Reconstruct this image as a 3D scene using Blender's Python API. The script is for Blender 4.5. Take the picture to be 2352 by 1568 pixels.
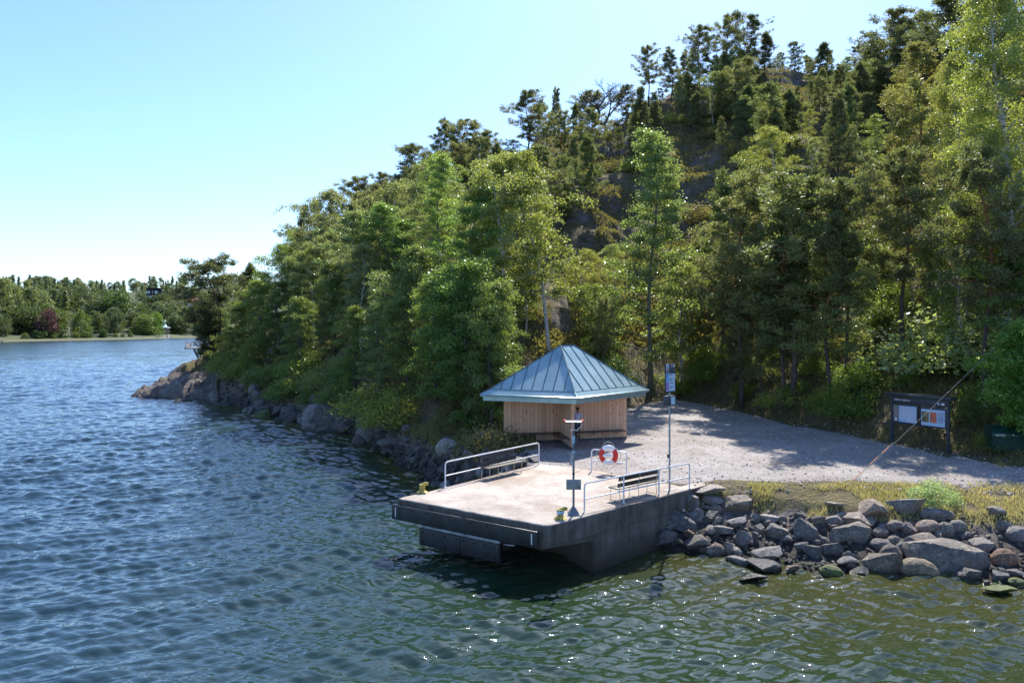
import bpy, bmesh, math, random
import numpy as np
from mathutils import Vector, Matrix, noise as mnoise
R = math.radians
S = bpy.context.scene
COL = S.collection
for o in list(bpy.data.objects): bpy.data.objects.remove(o)

# ------------------------------------------------------------------ camera, sky, sun, exposure
F, HZ, CX, CAMZ = 1640.0, 748.0, 1176.0, 7.8       # photo measured on a 2352 px wide grid
cam = bpy.data.cameras.new('camera'); camo = bpy.data.objects.new('camera', cam); COL.objects.link(camo)
cam.sensor_width = 36; cam.lens = 36 * F / 2352; cam.shift_y = -(784 - HZ) / 2352
cam.clip_start = .5; cam.clip_end = 9000
camo.location = (0, 0, CAMZ); camo.rotation_euler = (R(90), 0, 0)
S.camera = camo
SUN_EL, SUN_AZ = 49.0, 17.0                        # azimuth measured from +Y towards +X
w = bpy.data.worlds.new('World'); S.world = w; w.use_nodes = True
nt = w.node_tree; nt.nodes.clear()
sky = nt.nodes.new('ShaderNodeTexSky'); sky.sky_type = 'NISHITA'; sky.sun_disc = False
sky.sun_elevation = R(SUN_EL); sky.sun_rotation = R(SUN_AZ); sky.air_density = 1.0; sky.dust_density = .6; sky.ozone_density = 1.2
bg = nt.nodes.new('ShaderNodeBackground'); bg.inputs[1].default_value = .13
wo = nt.nodes.new('ShaderNodeOutputWorld')
tn = nt.nodes.new('ShaderNodeMix'); tn.data_type = 'RGBA'; tn.blend_type = 'MULTIPLY'; tn.inputs[0].default_value = 1; tn.inputs[7].default_value = (.50, .61, .79, 1)
nt.links.new(sky.outputs[0], tn.inputs[6]); nt.links.new(tn.outputs[2], bg.inputs[0]); nt.links.new(bg.outputs[0], wo.inputs[0])
sun = bpy.data.lights.new('sun', 'SUN'); sun.energy = 3.4; sun.angle = R(.53); sun.color = (1, .95, .87)
suno = bpy.data.objects.new('sun', sun); COL.objects.link(suno)
sd = Vector((math.sin(R(SUN_AZ)) * math.cos(R(SUN_EL)), math.cos(R(SUN_AZ)) * math.cos(R(SUN_EL)), math.sin(R(SUN_EL))))
suno.rotation_euler = sd.to_track_quat('Z', 'Y').to_euler(); suno.location = (0, 0, 60)
S.view_settings.view_transform = 'Standard'; S.view_settings.look = 'None'
S.view_settings.exposure = 1.4; S.view_settings.gamma = 1
try:
    S.cycles.max_bounces = 12; S.cycles.diffuse_bounces = 8; S.cycles.glossy_bounces = 4; S.cycles.transmission_bounces = 8; S.cycles.transparent_max_bounces = 4
    S.cycles.sample_clamp_indirect = 12; S.cycles.sample_clamp_direct = 30
except Exception: pass

# ------------------------------------------------------------------ helpers
def at(px, py, z):
    d = (CAMZ - z) * F / (py - HZ)
    return Vector(((px - CX) / F * d, d, z))
def atd(px, py, d): return Vector(((px - CX) / F * d, d, CAMZ - (py - HZ) / F * d))
def tag(o, label=None, cat=None, group=None, kind=None):
    if label: o['label'] = label
    if cat: o['category'] = cat
    if group: o['group'] = group
    if kind: o['kind'] = kind
    return o
def empty(name, loc, rz=0, label=None, cat=None, group=None):
    o = bpy.data.objects.new(name, None); COL.objects.link(o); o.location = loc; o.rotation_euler = (0, 0, rz)
    o.empty_display_size = .2
    return tag(o, label, cat, group)
class MB:
    def __init__(s): s.v = []; s.f = []; s.sm = []
    def add(s, vs, fs, smooth=False, M=None):
        b = len(s.v)
        s.v += [tuple(M @ Vector(v)) if M is not None else tuple(v) for v in vs]
        s.f += [tuple(i + b for i in f) for f in fs]; s.sm += [smooth] * len(fs); return s
    def box(s, c, d, rz=0, M=None, bev=0.0):
        bm = bmesh.new(); bmesh.ops.create_cube(bm, size=1)
        for v in bm.verts: v.co = Vector((v.co.x * d[0], v.co.y * d[1], v.co.z * d[2]))
        if bev > 0: bmesh.ops.bevel(bm, geom=bm.edges[:], offset=bev, segments=2, affect='EDGES', profile=.6)
        T = Matrix.Translation(c) @ Matrix.Rotation(rz, 4, 'Z')
        if M is not None: T = M @ T
        bm.verts.index_update()
        s.add([v.co for v in bm.verts], [[v.index for v in f.verts] for f in bm.faces], False, T); bm.free(); return s
    def tube(s, pts, r, n=8, cap=True):
        pts = [Vector(p) for p in pts]; rs = r if isinstance(r, (list, tuple)) else [r] * len(pts)
        vs = []; prev = None
        for i, p in enumerate(pts):
            t = (pts[min(i + 1, len(pts) - 1)] - pts[max(i - 1, 0)]).normalized()
            if prev is None: a = t.orthogonal().normalized()
            else:
                a = prev - t * prev.dot(t); a = a.normalized() if a.length > 1e-6 else t.orthogonal().normalized()
            prev = a; b = t.cross(a)
            for k in range(n):
                an = 2 * math.pi * k / n; vs.append(p + (a * math.cos(an) + b * math.sin(an)) * rs[i])
        fs = [(i * n + k, i * n + (k + 1) % n, (i + 1) * n + (k + 1) % n, (i + 1) * n + k) for i in range(len(pts) - 1) for k in range(n)]
        if cap: fs += [tuple(range(n - 1, -1, -1)), tuple(range((len(pts) - 1) * n, len(pts) * n))]
        return s.add(vs, fs, True)
    def lathe(s, prof, n=20, M=None):
        vs = [(r * math.cos(2 * math.pi * k / n), r * math.sin(2 * math.pi * k / n), z) for r, z in prof for k in range(n)]
        fs = [(i * n + k, i * n + (k + 1) % n, (i + 1) * n + (k + 1) % n, (i + 1) * n + k) for i in range(len(prof) - 1) for k in range(n)]
        fs += [tuple(range(n - 1, -1, -1)), tuple(range((len(prof) - 1) * n, len(prof) * n))]
        return s.add(vs, fs, True, M)
    def prism(s, poly, z0, z1, M=None):
        n = len(poly)
        vs = [(p[0], p[1], z0) for p in poly] + [(p[0], p[1], z1) for p in poly]
        fs = [tuple(range(n - 1, -1, -1)), tuple(range(n, 2 * n))] + [(i, (i + 1) % n, n + (i + 1) % n, n + i) for i in range(n)]
        return s.add(vs, fs, False, M)
    def beam(s, a, b, w_, h_, up=(0, 0, 1), bev=0):
        a = Vector(a); b = Vector(b); x = (b - a); L = x.length; x.normalize(); u = Vector(up)
        y = u.cross(x).normalized(); z = x.cross(y)
        M = Matrix((x, y, z)).transposed().to_4x4(); M.translation = (a + b) / 2
        return s.box((0, 0, 0), (L, w_, h_), M=M, bev=bev)
    def build(s, name, mat, parent=None, M=None):
        me = bpy.data.meshes.new(name); me.from_pydata(s.v, [], s.f)
        me.polygons.foreach_set('use_smooth', s.sm)
        bm = bmesh.new(); bm.from_mesh(me); bmesh.ops.recalc_face_normals(bm, faces=bm.faces); bm.to_mesh(me); bm.free()
        try: me.set_sharp_from_angle(angle=R(40))
        except Exception: pass
        if mat: me.materials.append(mat)
        o = bpy.data.objects.new(name, me); COL.objects.link(o)
        if parent: o.parent = parent
        return o
def npmesh(name, co, faces, mat, attrs=None, smooth=True):
    """co (N,3); faces (M,k) constant k; attrs {name: (domain, values)}"""
    me = bpy.data.meshes.new(name); k = faces.shape[1]; m = len(faces)
    me.vertices.add(len(co)); me.vertices.foreach_set('co', np.asarray(co, np.float32).ravel())
    me.loops.add(m * k); me.loops.foreach_set('vertex_index', np.asarray(faces, np.int32).ravel())
    me.polygons.add(m); me.polygons.foreach_set('loop_start', np.arange(0, m * k, k, dtype=np.int32))
    me.polygons.foreach_set('loop_total', np.full(m, k, np.int32))
    me.polygons.foreach_set('use_smooth', np.full(m, smooth, bool))
    for an, (dom, val) in (attrs or {}).items():
        a = me.attributes.new(an, 'FLOAT', dom); a.data.foreach_set('value', np.asarray(val, np.float32))
    me.update(calc_edges=True)
    if mat: me.materials.append(mat)
    return me
def mobj(name, me, parent=None):
    o = bpy.data.objects.new(name, me); COL.objects.link(o)
    if parent: o.parent = parent
    return o

def hsh(i, j, s):
    h = np.sin(i * 127.1 + j * 311.7 + s * 74.7) * 43758.5453
    return h - np.floor(h)
def vnoise(x, y, s=0):
    i = np.floor(x); j = np.floor(y); fx = x - i; fy = y - j
    fx = fx * fx * (3 - 2 * fx); fy = fy * fy * (3 - 2 * fy)
    a = hsh(i, j, s); b = hsh(i + 1, j, s); c = hsh(i, j + 1, s); d = hsh(i + 1, j + 1, s)
    return (a + (b - a) * fx) * (1 - fy) + (c + (d - c) * fx) * fy
def fbm(x, y, s=0, o=4):
    r = 0; a = .5
    for k in range(o): r = r + a * (vnoise(x, y, s + k * 7) - .5) * 2; x = x * 2.03 + 5.1; y = y * 2.03 + 1.7; a *= .5
    return r
def sstep(a, b, x): t = np.clip((x - a) / (b - a), 0, 1); return t * t * (3 - 2 * t)

# ------------------------------------------------------------------ materials
def mat(name):
    m = bpy.data.materials.new(name); m.use_nodes = True; n = m.node_tree.nodes; n.clear()
    out = n.new('ShaderNodeOutputMaterial'); p = n.new('ShaderNodeBsdfPrincipled'); m.node_tree.links.new(p.outputs[0], out.inputs[0])
    return m, m.node_tree, p, out
def node(nt, t, **k):
    n = nt.nodes.new(t)
    for a, b in k.items(): setattr(n, a, b)
    return n
def math_(nt, op, a, b=None, clamp=False):
    n = nt.nodes.new('ShaderNodeMath'); n.operation = op; n.use_clamp = clamp
    for i, v in enumerate((a, b)):
        if v is None: continue
        if hasattr(v, 'links'): nt.links.new(v, n.inputs[i])
        else: n.inputs[i].default_value = v
    return n.outputs[0]
def mix(nt, f, a, b, typ='MIX'):
    n = nt.nodes.new('ShaderNodeMix'); n.data_type = 'RGBA'; n.blend_type = typ
    for s_, v in ((0, f), (6, a), (7, b)):
        if hasattr(v, 'links'): nt.links.new(v, n.inputs[s_])
        elif s_ == 0: n.inputs[0].default_value = v
        else: n.inputs[s_].default_value = (*v, 1) if len(v) == 3 else v
    return n.outputs[2]
def ramp(nt, fac, stops):
    n = nt.nodes.new('ShaderNodeValToRGB'); nt.links.new(fac, n.inputs[0]); e = n.color_ramp.elements
    while len(e) < len(stops): e.new(.5)
    for i, (p, c) in enumerate(stops): e[i].position = p; e[i].color = (*c, 1) if not isinstance(c, (int, float)) else (c, c, c, 1)
    return n.outputs[0]
def noise(nt, scale, detail=4, rough=.55, vec=None, dist=0, sc=None):
    n = nt.nodes.new('ShaderNodeTexNoise'); n.inputs['Scale'].default_value = scale; n.inputs['Detail'].default_value = detail
    n.inputs['Roughness'].default_value = rough; n.inputs['Distortion'].default_value = dist
    if vec is None: vec = nt.nodes.new('ShaderNodeNewGeometry').outputs['Position']
    if sc:
        mp = nt.nodes.new('ShaderNodeMapping'); mp.inputs['Scale'].default_value = sc; nt.links.new(vec, mp.inputs[0]); vec = mp.outputs[0]
    nt.links.new(vec, n.inputs['Vector']); return n.outputs[0]
def bump(nt, p, h, st=.4, dist=.02):
    b = nt.nodes.new('ShaderNodeBump'); b.inputs['Strength'].default_value = st; b.inputs['Distance'].default_value = dist
    nt.links.new(h, b.inputs['Height']); nt.links.new(b.outputs[0], p.inputs['Normal']); return b
def attr(nt, name): n = nt.nodes.new('ShaderNodeAttribute'); n.attribute_name = name; return n.outputs['Fac']
def objc(nt): tc = nt.nodes.new('ShaderNodeTexCoord'); return tc.outputs['Object']
def oinfo(nt): return nt.nodes.new('ShaderNodeObjectInfo')

def simple(name, c, rough=.5, metal=0, var=.12, scale=6, bmp=.1, spec=.5):
    m, t, p, o = mat(name); ov = objc(t)
    nz = noise(t, scale, 5, .6, ov)
    lo = tuple(x * (1 - var * 2) for x in c); hi = tuple(min(1, x * (1 + var)) for x in c)
    t.links.new(ramp(t, nz, [(.3, lo), (.7, hi)]), p.inputs['Base Color'])
    p.inputs['Roughness'].default_value = rough; p.inputs['Metallic'].default_value = metal; p.inputs['Specular IOR Level'].default_value = spec
    if bmp: bump(t, p, noise(t, scale * 6, 3, .6, ov), bmp, .01)
    return m
M = {}
M['rail'] = simple('white_paint_metal', (.72, .72, .74), .4, 0, .12, 5)
M['galv'] = simple('galvanised_steel', (.30, .33, .38), .38, .75, .1, 8)
M['galv_dark'] = simple('weathered_steel', (.16, .18, .22), .45, .5, .15, 8)
M['seatwood'] = simple('dark_stained_wood', (.045, .035, .032), .45, 0, .2, 20)
M['benchleg'] = simple('cream_painted_steel', (.62, .56, .42), .5, 0, .2, 20)
M['rubber'] = simple('black_plastic', (.022, .024, .028), .42, 0, .3, 3, .2)
M['bolt'] = simple('dark_bolt', (.008, .008, .009), .5, .3, .1, 3)
M['beam'] = simple('grey_steel_beam', (.30, .31, .33), .55, .3, .25, 5)
M['yellow'] = simple('yellow_bollard_paint', (.50, .39, .07), .5, 0, .45, 9)
M['bluewrap'] = simple('blue_white_tape', (.35, .55, .72), .5, 0, .2, 9)
M['white'] = simple('white_plastic', (.78, .78, .78), .45, 0, .06, 4)
M['red'] = simple('red_plastic', (.62, .02, .02), .4, 0, .1, 4)
M['rope'] = simple('cream_rope', (.62, .60, .50), .8, 0, .15, 30)
M['navy'] = simple('dark_blue_sign_metal', (.012, .018, .05), .4, 0, .1, 4)
M['slate'] = simple('dark_grey_blue_frame', (.035, .045, .07), .4, .2, .12, 4)
M['bluepaper'] = simple('pale_blue_poster', (.42, .56, .72), .35, 0, .05, 3)
M['map'] = None
M['cyan'] = simple('cyan_square', (.02, .30, .75), .5, 0, .05, 3)
M['purple'] = simple('purple_square', (.35, .03, .42), .5, 0, .05, 3)
M['orange'] = simple('orange_poster', (.62, .16, .09), .5, 0, .2, 3)
M['olive'] = simple('olive_poster', (.22, .17, .08), .5, 0, .3, 3)
M['black'] = simple('black_detail', (.01, .01, .012), .5)
M['binlid'] = simple('dark_green_plastic', (.008, .045, .036), .38, 0, .15, 4)
M['skin'] = simple('brown_skin', (.07, .035, .022), .5, 0, .05, 5, 0)
M['shirt'] = simple('pale_blue_shirt', (.45, .52, .72), .85, 0, .08, 5)
M['trouser'] = simple('dark_blue_trousers', (.03, .05, .10), .85, 0, .1, 5)
M['hair'] = simple('black_hair', (.012, .01, .01), .7)
M['shoe'] = simple('pale_shoe', (.5, .5, .52), .6)
M['cable'] = simple('steel_cable', (.35, .36, .36), .45, .5)
M['cableorange'] = simple('orange_cable_guard', (.55, .17, .03), .5)
M['housedark'] = simple('black_brown_cladding', (.02, .02, .024), .7)
M['housewhite'] = simple('white_render', (.7, .7, .72), .8)
M['tile'] = simple('orange_roof_tile', (.45, .20, .11), .7, 0, .15, 2)
M['copper'] = simple('green_copper_roof', (.45, .62, .58), .5, 0, .1, 2)
M['tan'] = simple('tan_wall', (.30, .20, .14), .8)
M['jetty'] = simple('grey_jetty_wood', (.25, .22, .19), .8)
M['glass'] = simple('window_pane', (.55, .6, .62), .12, 0, .03, 2, 0)
M['platform'] = simple('pale_platform_timber', (.45, .38, .33), .7)

def concrete():
    m, t, p, o = mat('weathered_concrete')
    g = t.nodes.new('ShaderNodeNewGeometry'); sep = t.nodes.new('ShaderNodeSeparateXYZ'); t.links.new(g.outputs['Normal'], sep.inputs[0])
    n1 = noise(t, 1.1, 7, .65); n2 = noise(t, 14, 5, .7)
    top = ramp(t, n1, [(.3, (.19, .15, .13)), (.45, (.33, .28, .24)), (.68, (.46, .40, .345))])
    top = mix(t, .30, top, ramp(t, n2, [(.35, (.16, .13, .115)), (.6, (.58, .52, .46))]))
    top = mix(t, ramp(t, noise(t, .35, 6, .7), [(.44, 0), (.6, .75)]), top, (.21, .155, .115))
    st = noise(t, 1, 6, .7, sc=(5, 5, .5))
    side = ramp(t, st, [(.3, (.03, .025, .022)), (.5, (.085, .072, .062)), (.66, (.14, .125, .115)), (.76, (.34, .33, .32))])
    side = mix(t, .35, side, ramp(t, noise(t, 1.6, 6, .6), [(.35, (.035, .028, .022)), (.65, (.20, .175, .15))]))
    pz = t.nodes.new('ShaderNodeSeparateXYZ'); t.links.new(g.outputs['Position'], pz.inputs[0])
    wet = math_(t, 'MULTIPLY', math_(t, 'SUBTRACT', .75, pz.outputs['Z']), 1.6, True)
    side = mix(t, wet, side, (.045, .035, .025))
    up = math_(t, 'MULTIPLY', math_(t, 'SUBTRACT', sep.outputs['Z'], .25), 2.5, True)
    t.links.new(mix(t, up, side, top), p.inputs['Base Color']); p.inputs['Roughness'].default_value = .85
    bump(t, p, math_(t, 'ADD', n2, math_(t, 'MULTIPLY', n1, 2)), .5, .03); return m
M['concrete'] = concrete()

def wood_clad():
    m, t, p, o = mat('larch_boards'); v = objc(t)
    sx = t.nodes.new('ShaderNodeSeparateXYZ'); t.links.new(v, sx.inputs[0])
    bx = math_(t, 'DIVIDE', sx.outputs['X'], .2); bi = math_(t, 'FLOOR', bx); fr = math_(t, 'FRACT', bx)
    wn = t.nodes.new('ShaderNodeTexWhiteNoise'); wn.noise_dimensions = '1D'; t.links.new(bi, wn.inputs['W'])
    base = ramp(t, wn.outputs['Value'], [(0, (.52, .28, .17)), (.5, (.62, .37, .235)), (1, (.70, .45, .30))])
    gr = noise(t, 3, 5, .6, v, 1.5, sc=(9, 9, .7))
    base = mix(t, .35, base, ramp(t, gr, [(.3, (.38, .19, .10)), (.7, (.72, .48, .32))]))
    kn = t.nodes.new('ShaderNodeTexVoronoi'); kn.inputs['Scale'].default_value = 1; kn.feature = 'F1'
    mp = t.nodes.new('ShaderNodeMapping'); mp.inputs['Scale'].default_value = (5.0, 5.0, 2.6); t.links.new(v, mp.inputs[0]); t.links.new(mp.outputs[0], kn.inputs['Vector'])
    kf = ramp(t, kn.outputs['Distance'], [(.0, 1.0), (.13, .9), (.2, .0)])
    base = mix(t, math_(t, 'MULTIPLY', kf, .75), base, (.16, .06, .03))
    edge = math_(t, 'LESS_THAN', math_(t, 'MINIMUM', fr, math_(t, 'SUBTRACT', 1, fr)), .035)
    base = mix(t, math_(t, 'MULTIPLY', edge, .85), base, (.08, .04, .025))
    t.links.new(base, p.inputs['Base Color']); p.inputs['Roughness'].default_value = .75
    bump(t, p, math_(t, 'ADD', gr, math_(t, 'MULTIPLY', edge, -1.5)), .35, .01); return m
M['clad'] = wood_clad()

def roofmetal():
    m, t, p, o = mat('blue_grey_standing_seam_metal')
    n1 = noise(t, 1.2, 5, .6)
    t.links.new(ramp(t, n1, [(.3, (.24, .36, .37)), (.7, (.38, .50, .51))]), p.inputs['Base Color'])
    p.inputs['Metallic'].default_value = .45; p.inputs['Roughness'].default_value = .30
    bump(t, p, noise(t, 2.2, 3, .5), .12, .03); return m
M['roof'] = roofmetal(); M['roofseam'] = simple('dark_seam_metal', (.08, .125, .15), .4, .5, .1, 4)

def leafmat(name, a, b, tr=.45, rough=.4, hue=.0):
    m, t, p, o = mat(name); ti = attr(t, 'tint'); oi = oinfo(t)
    f = math_(t, 'ADD', math_(t, 'MULTIPLY', ti, .75), math_(t, 'MULTIPLY', oi.outputs['Random'], .35), True)
    c = mix(t, f, a, b)
    c = mix(t, 1.0, c, oi.outputs['Color'], 'MULTIPLY')
    t.links.new(c, p.inputs['Base Color']); p.inputs['Roughness'].default_value = rough; p.inputs['Specular IOR Level'].default_value = .55
    tl = t.nodes.new('ShaderNodeBsdfTranslucent')
    tc = mix(t, 1.0, c, (1.68, 1.66, .85), 'MULTIPLY'); t.links.new(tc, tl.inputs['Color'])
    ms = t.nodes.new('ShaderNodeMixShader'); ms.inputs[0].default_value = tr
    t.links.new(p.outputs[0], ms.inputs[1]); t.links.new(tl.outputs[0], ms.inputs[2]); t.links.new(ms.outputs[0], o.inputs[0]); return m
M['birchleaf'] = leafmat('birch_leaves', (.125, .168, .05), (.25, .28, .105), .55)
M['aspenleaf'] = leafmat('aspen_leaves', (.11, .17, .058), (.225, .285, .12), .55, .3)
M['alderleaf'] = leafmat('alder_leaves', (.098, .15, .048), (.20, .245, .09), .55, .34)
M['needle'] = leafmat('pine_needles', (.10, .122, .058), (.215, .225, .10), .45, .5)
M['farleaf'] = leafmat('far_leaves', (.06, .085, .032), (.11, .135, .045), .35, .6)
M['grassblade'] = leafmat('dry_grass', (.22, .23, .07), (.52, .44, .25), .3, .5)
M['moss'] = leafmat('ground_cover', (.09, .09, .035), (.25, .22, .09), .35, .7)

def bark(name, kind):
    m, t, p, o = mat(name); v = objc(t)
    sx = t.nodes.new('ShaderNodeSeparateXYZ'); t.links.new(v, sx.inputs[0])
    if kind == 'birch':
        c = ramp(t, noise(t, 2.2, 5, .7, v, 0, sc=(1, 1, 2.4)), [(.36, (.03, .028, .025)), (.46, (.42, .40, .37)), (.7, (.62, .60, .57))])
    elif kind == 'pine':
        lo = ramp(t, noise(t, 5, 4, .7, v, 0, sc=(1, 1, .3)), [(.35, (.035, .028, .024)), (.7, (.13, .10, .085))])
        hi = ramp(t, noise(t, 5, 4, .7, v), [(.35, (.16, .06, .025)), (.7, (.34, .14, .06))])
        f = math_(t, 'MULTIPLY', math_(t, 'SUBTRACT', sx.outputs['Z'], 5.5), .3, True)
        c = mix(t, f, lo, hi)
    elif kind == 'aspen':
        c = ramp(t, noise(t, 4, 5, .7, v), [(.35, (.08, .08, .06)), (.7, (.25, .25, .19))])
    else:
        c = ramp(t, noise(t, 6, 5, .7, v, 0, sc=(1, 1, .3)), [(.35, (.03, .027, .025)), (.7, (.12, .11, .10))])
    t.links.new(c, p.inputs['Base Color']); p.inputs['Roughness'].default_value = .85
    bump(t, p, noise(t, 14, 4, .7, v, 0, sc=(1, 1, .4)), .6, .03); return m
M['bark_birch'] = bark('birch_bark', 'birch'); M['bark_pine'] = bark('pine_bark', 'pine')
M['bark_aspen'] = bark('aspen_bark', 'aspen'); M['bark_dark'] = bark('dark_bark', 'dark')

def stonemat():
    m, t, p, o = mat('grey_granite_stone'); v = objc(t); oi = oinfo(t)
    n1 = noise(t, 2.2, 7, .65, v, .5); n2 = noise(t, 9, 5, .7, v)
    c = ramp(t, n1, [(.25, (.035, .032, .030)), (.5, (.125, .11, .10)), (.72, (.32, .29, .265))])
    c = mix(t, .35, c, ramp(t, n2, [(.38, (.06, .06, .06)), (.62, (.42, .40, .38))]))
    c = mix(t, ramp(t, noise(t, .9, 5, .7, v, .8), [(.5, 0), (.6, .5)]), c, (.21, .135, .075)); c = mix(t, ramp(t, noise(t, 4.5, 4, .7, v), [(.62, 0), (.68, .7)]), c, (.45, .44, .40))
    c = mix(t, 1.0, c, oi.outputs['Color'], 'MULTIPLY')
    g = t.nodes.new('ShaderNodeNewGeometry'); s = t.nodes.new('ShaderNodeSeparateXYZ'); t.links.new(g.outputs['Position'], s.inputs[0])
    wet = math_(t, 'MULTIPLY', math_(t, 'SUBTRACT', .34, math_(t, 'ADD', s.outputs['Z'], math_(t, 'MULTIPLY', n1, .25))), 6, True)
    c = mix(t, math_(t, 'MULTIPLY', wet, .75), c, (.025, .022, .014))
    moss = math_(t, 'MULTIPLY', math_(t, 'SUBTRACT', 1, oi.outputs['Alpha']), ramp(t, noise(t, 2.5, 4, .6, v), [(.38, 0), (.52, 1)]))
    c = mix(t, moss, c, (.10, .14, .025))
    t.links.new(c, p.inputs['Base Color'])
    t.links.new(math_(t, 'SUBTRACT', .75, math_(t, 'MULTIPLY', wet, .45)), p.inputs['Roughness'])
    bump(t, p, math_(t, 'ADD', n1, math_(t, 'MULTIPLY', n2, .6)), 1.0, .10); return m
M['stone'] = stonemat()

def terrainmat():
    m, t, p, o = mat('hillside_ground')
    g = t.nodes.new('ShaderNodeNewGeometry'); sep = t.nodes.new('ShaderNodeSeparateXYZ'); t.links.new(g.outputs['Normal'], sep.inputs[0])
    sp = t.nodes.new('ShaderNodeSeparateXYZ'); t.links.new(g.outputs['Position'], sp.inputs[0])
    n1 = noise(t, .22, 7, .65); n2 = noise(t, 1.6, 6, .7); n3 = noise(t, 7, 4, .7)
    soil = ramp(t, n2, [(.3, (.08, .06, .035)), (.5, (.20, .15, .08)), (.7, (.36, .28, .15))])
    moss = ramp(t, n3, [(.35, (.085, .09, .025)), (.65, (.27, .22, .07))])
    gr = mix(t, ramp(t, noise(t, .8, 6, .7), [(.42, 0), (.58, 1)]), soil, moss)
    rock = ramp(t, math_(t, 'ADD', math_(t, 'MULTIPLY', n2, .6), math_(t, 'MULTIPLY', n3, .4)), [(.32, (.045, .04, .04)), (.5, (.23, .185, .155)), (.68, (.46, .39, .33))])
    bare = attr(t, 'bare')
    warm = ramp(t, n1, [(.35, (.36, .31, .28)), (.6, (.50, .38, .28))])
    rock = mix(t, math_(t, 'MULTIPLY', bare, .30), rock, warm)
    rock = mix(t, .5, rock, ramp(t, noise(t, 1, 7, .7, None, 1.2, sc=(1.1, .5, 2.2)), [(.36, (.035, .035, .04)), (.5, (.16, .15, .15)), (.66, (.36, .34, .33))]))
    steep = math_(t, 'MULTIPLY', math_(t, 'SUBTRACT', math_(t, 'ADD', .66, math_(t, 'MULTIPLY', math_(t, 'SUBTRACT', n2, .5), .9)), sep.outputs['Z']), 6, True)
    rf = math_(t, 'MAXIMUM', steep, math_(t, 'MULTIPLY', math_(t, 'SUBTRACT', math_(t, 'ADD', bare, math_(t, 'MULTIPLY', math_(t, 'SUBTRACT', n1, .5), 1.2)), .45), 5, True))
    c = mix(t, rf, gr, rock)
    wet = math_(t, 'MULTIPLY', math_(t, 'SUBTRACT', attr(t, 'wetz'), math_(t, 'ADD', sp.outputs['Z'], math_(t, 'MULTIPLY', n2, .5))), 3, True)
    c = mix(t, math_(t, 'MULTIPLY', wet, .85), c, (.022, .02, .016))
    t.links.new(c, p.inputs['Base Color']); p.inputs['Roughness'].default_value = .9
    bump(t, p, math_(t, 'ADD', math_(t, 'MULTIPLY', n2, 2.2), n3), 1.0, .4); return m
M['terrain'] = terrainmat()
def farmat():
    m, t, p, o = mat('far_shore_ground'); g = t.nodes.new('ShaderNodeNewGeometry'); sp = t.nodes.new('ShaderNodeSeparateXYZ'); t.links.new(g.outputs['Position'], sp.inputs[0])
    c = ramp(t, noise(t, .05, 6, .7), [(.35, (.03, .045, .015)), (.6, (.07, .085, .03))])
    c = mix(t, math_(t, 'MULTIPLY', math_(t, 'SUBTRACT', .9, sp.outputs['Z']), 1.4, True), c, (.13, .12, .06))
    t.links.new(c, p.inputs['Base Color']); p.inputs['Roughness'].default_value = .9; return m
M['far'] = farmat()
def gravelmat():
    m, t, p, o = mat('grey_gravel')
    n1 = noise(t, 26, 4, .8); n2 = noise(t, .9, 5, .6); n4 = noise(t, 5, 5, .7)
    c = ramp(t, n1, [(.32, (.16, .15, .15)), (.5, (.38, .355, .34)), (.68, (.70, .66, .63))])
    c = mix(t, .4, c, ramp(t, n2, [(.35, (.24, .20, .18)), (.65, (.52, .48, .46))]))
    c = mix(t, ramp(t, n4, [(.56, 0), (.68, .6)]), c, (.12, .095, .075)); c = mix(t, ramp(t, noise(t, .35, 6, .75), [(.44, 0), (.6, .55)]), c, (.27, .225, .185))
    t.links.new(c, p.inputs['Base Color']); p.inputs['Roughness'].default_value = .9
    n5 = noise(t, 11, 3, .8); c = mix(t, 1.0, c, ramp(t, n5, [(.36, (.62, .60, .58)), (.5, (1, 1, 1)), (.62, (1.25, 1.22, 1.2))]), 'MULTIPLY'); t.links.new(c, p.inputs['Base Color']); bump(t, p, math_(t, 'ADD', n1, n5), 1.0, .06); return m
M['gravel'] = gravelmat()
def watermat():
    m, t, p, o = mat('lake_water')
    sh = attr(t, 'shallow')  # shore shallows plus the hill's reflection painted in as green
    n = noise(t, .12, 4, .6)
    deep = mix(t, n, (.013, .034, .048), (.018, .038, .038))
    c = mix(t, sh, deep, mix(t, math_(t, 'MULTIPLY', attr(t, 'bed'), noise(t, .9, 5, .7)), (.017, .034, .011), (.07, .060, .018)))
    t.links.new(c, p.inputs['Base Color']); t.links.new(attr(t, 'rough'), p.inputs['Roughness']); p.inputs['IOR'].default_value = 1.45
    p.inputs['Specular IOR Level'].default_value = .75
    g = t.nodes.new('ShaderNodeNewGeometry'); rot = t.nodes.new('ShaderNodeMapping'); rot.inputs['Rotation'].default_value = (0, 0, R(-22)); t.links.new(g.outputs['Position'], rot.inputs[0])
    a = noise(t, 1, 2, .45, rot.outputs[0], .5, sc=(1.1, 2.9, 1)); b = noise(t, 1, 1, .5, rot.outputs[0], .5, sc=(3.6, 8.0, 1))
    h = math_(t, 'ADD', math_(t, 'MULTIPLY', a, 1.0), math_(t, 'MULTIPLY', b, .26))
    bump(t, p, h, 1.0, .055); return m
M['water'] = watermat()
def mapmat():
    m, t, p, o = mat('printed_map'); v = objc(t)
    c = ramp(t, noise(t, 5, 5, .7, v, 2), [(.42, (.20, .42, .72)), (.5, (.55, .62, .72)), (.6, (.52, .46, .50))])
    t.links.new(c, p.inputs['Base Color']); p.inputs['Roughness'].default_value = .2; return m
M['map'] = mapmat()

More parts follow.
